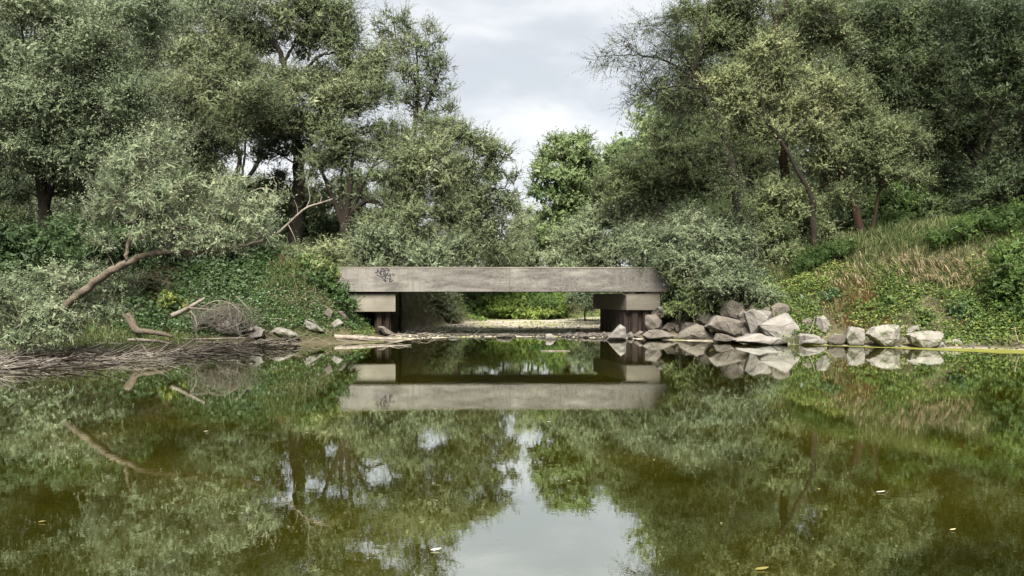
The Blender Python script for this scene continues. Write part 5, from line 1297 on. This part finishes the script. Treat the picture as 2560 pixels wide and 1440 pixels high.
# ---------------------------------------------------------------- floating things
ab = Buf()
ax_, ay_ = np.meshgrid(np.arange(9.6, 20, .09), np.arange(20.0, 27.2, .09))
asp = -seg_dist(ax_, ay_, POND)
awd = np.interp(ax_, [9.6, 11, 12.5, 14, 16, 20], [.1, .35, .9, 1.6, 1.9, 2.0])
an = .28 * fbm(ax_ * 1.3, ay_ * 2.2, 111) + .22 * fbm(ax_ * 5, ay_ * 7, 112)
ok = (asp > -.35) & (asp < awd * (1 + an)) & (asp > .10 * fbm(ax_ * 3, ay_ * 3, 113) * awd)
ids = np.argwhere(ok)
c0 = np.column_stack([ax_[ok], ay_[ok]])
h_ = .046
q = np.array([(-h_, -h_), (h_, -h_), (h_, h_), (-h_, h_)])
qv = c0[:, None, :] + q[None] * (1 + 0 * c0[:, None, :1])
ab.add(np.concatenate([qv, np.full((*qv.shape[:2], 1), .006)], -1), np.arange(len(c0) * 4).reshape(-1, 4))
tag(ab.build('algae', M['algae']), 'lime green film of algae along the right shore', kind='stuff')
sb = Buf()
sx_, sy_ = rng.uniform(-12, 12, 150), rng.uniform(4.5, 30, 150)
ok = seg_dist(sx_, sy_, POND) < -.3
sx_, sy_ = sx_[ok], sy_[ok]
rs_ = rng.uniform(.004, .014, len(sx_))
q = np.array([(-1, -.6), (.8, -.8), (1, .5), (-.6, .9)])
qv = np.column_stack([sx_, sy_])[:, None, :] + q[None] * rs_[:, None, None]
sb.add(np.concatenate([qv, np.full((*qv.shape[:2], 1), .005)], -1), np.arange(len(sx_) * 4).reshape(-1, 4), np.repeat(rng.uniform(.1, .7, len(sx_)), 4))
tag(sb.build('floating_specks', M['dry_leaf']), 'tiny pale specks drifting on the pond', kind='stuff')

def floater(label, px, py, L, W, tint, rot, grp='leaves floating on the pond'):
    d = EYE * F / (py - HOR)
    c = P(px, py, d); c[2] = .008
    a = np.array([math.cos(rot), math.sin(rot)]); s = np.array([-a[1], a[0]])
    L, W = L * .5, W * .5
    o = [(-.5, 0, 0), (-.2, .5, .004), (.2, .42, .006), (.5, 0, .01), (.2, -.42, .004), (-.2, -.5, .002)]
    b = Buf()
    b.add([(*(c[:2] + a * L * u + s * W * v), c[2] + w) for u, v, w in o], [(0, 5, 4, 3), (0, 3, 2, 1)], tint)
    return tag(b.build('floating_leaf', M['dry_leaf'], origin=c), label, 'leaf', grp)
for lab, px, py, L, W, t, r_ in [('pale curled leaf floating low centre, left of the mirrored sky', 1090, 1377, .16, .07, .9, .2), ('white sliver of a leaf floating on the right dark reflections', 2202, 1232, .18, .04, 1.0, .1), ('pale leaf on the mirrored ivy left of the bridge', 515, 1080, .13, .04, .95, .1),
                                 ('tiny pale leaf above the mirrored sky notch', 1372, 1056, .12, .03, .9, 0), ('yellow leaf low on the pond right of centre', 1905, 1425, .2, .07, .12, .2), ('yellowish leaf under the mirrored pollard trunk', 105, 1307, .13, .05, .1, 0), 
                                 ('small yellow leaf right of the mirrored leaning trunk', 2382, 1327, .1, .04, .6, .1)]:
    floater(lab, px, py, L, W, t, r_)
d = EYE * F / (878 - HOR)
st = Buf(); tube(st, spline([P(1352, 877, d) * np.array([1, 1, 0]) + (0, 0, .01), P(1390, 878, d) * np.array([1, 1, 0]) + (0, 0, .012), P(1424, 879, d) * np.array([1, 1, 0]) + (0, 0, .01)], 6), [.012, .014, .008], 5)
tag(st.build('floating_stick', M['drift'], origin=P(1352, 877, d)), 'thin stick floating before the stream mouth', 'stick')
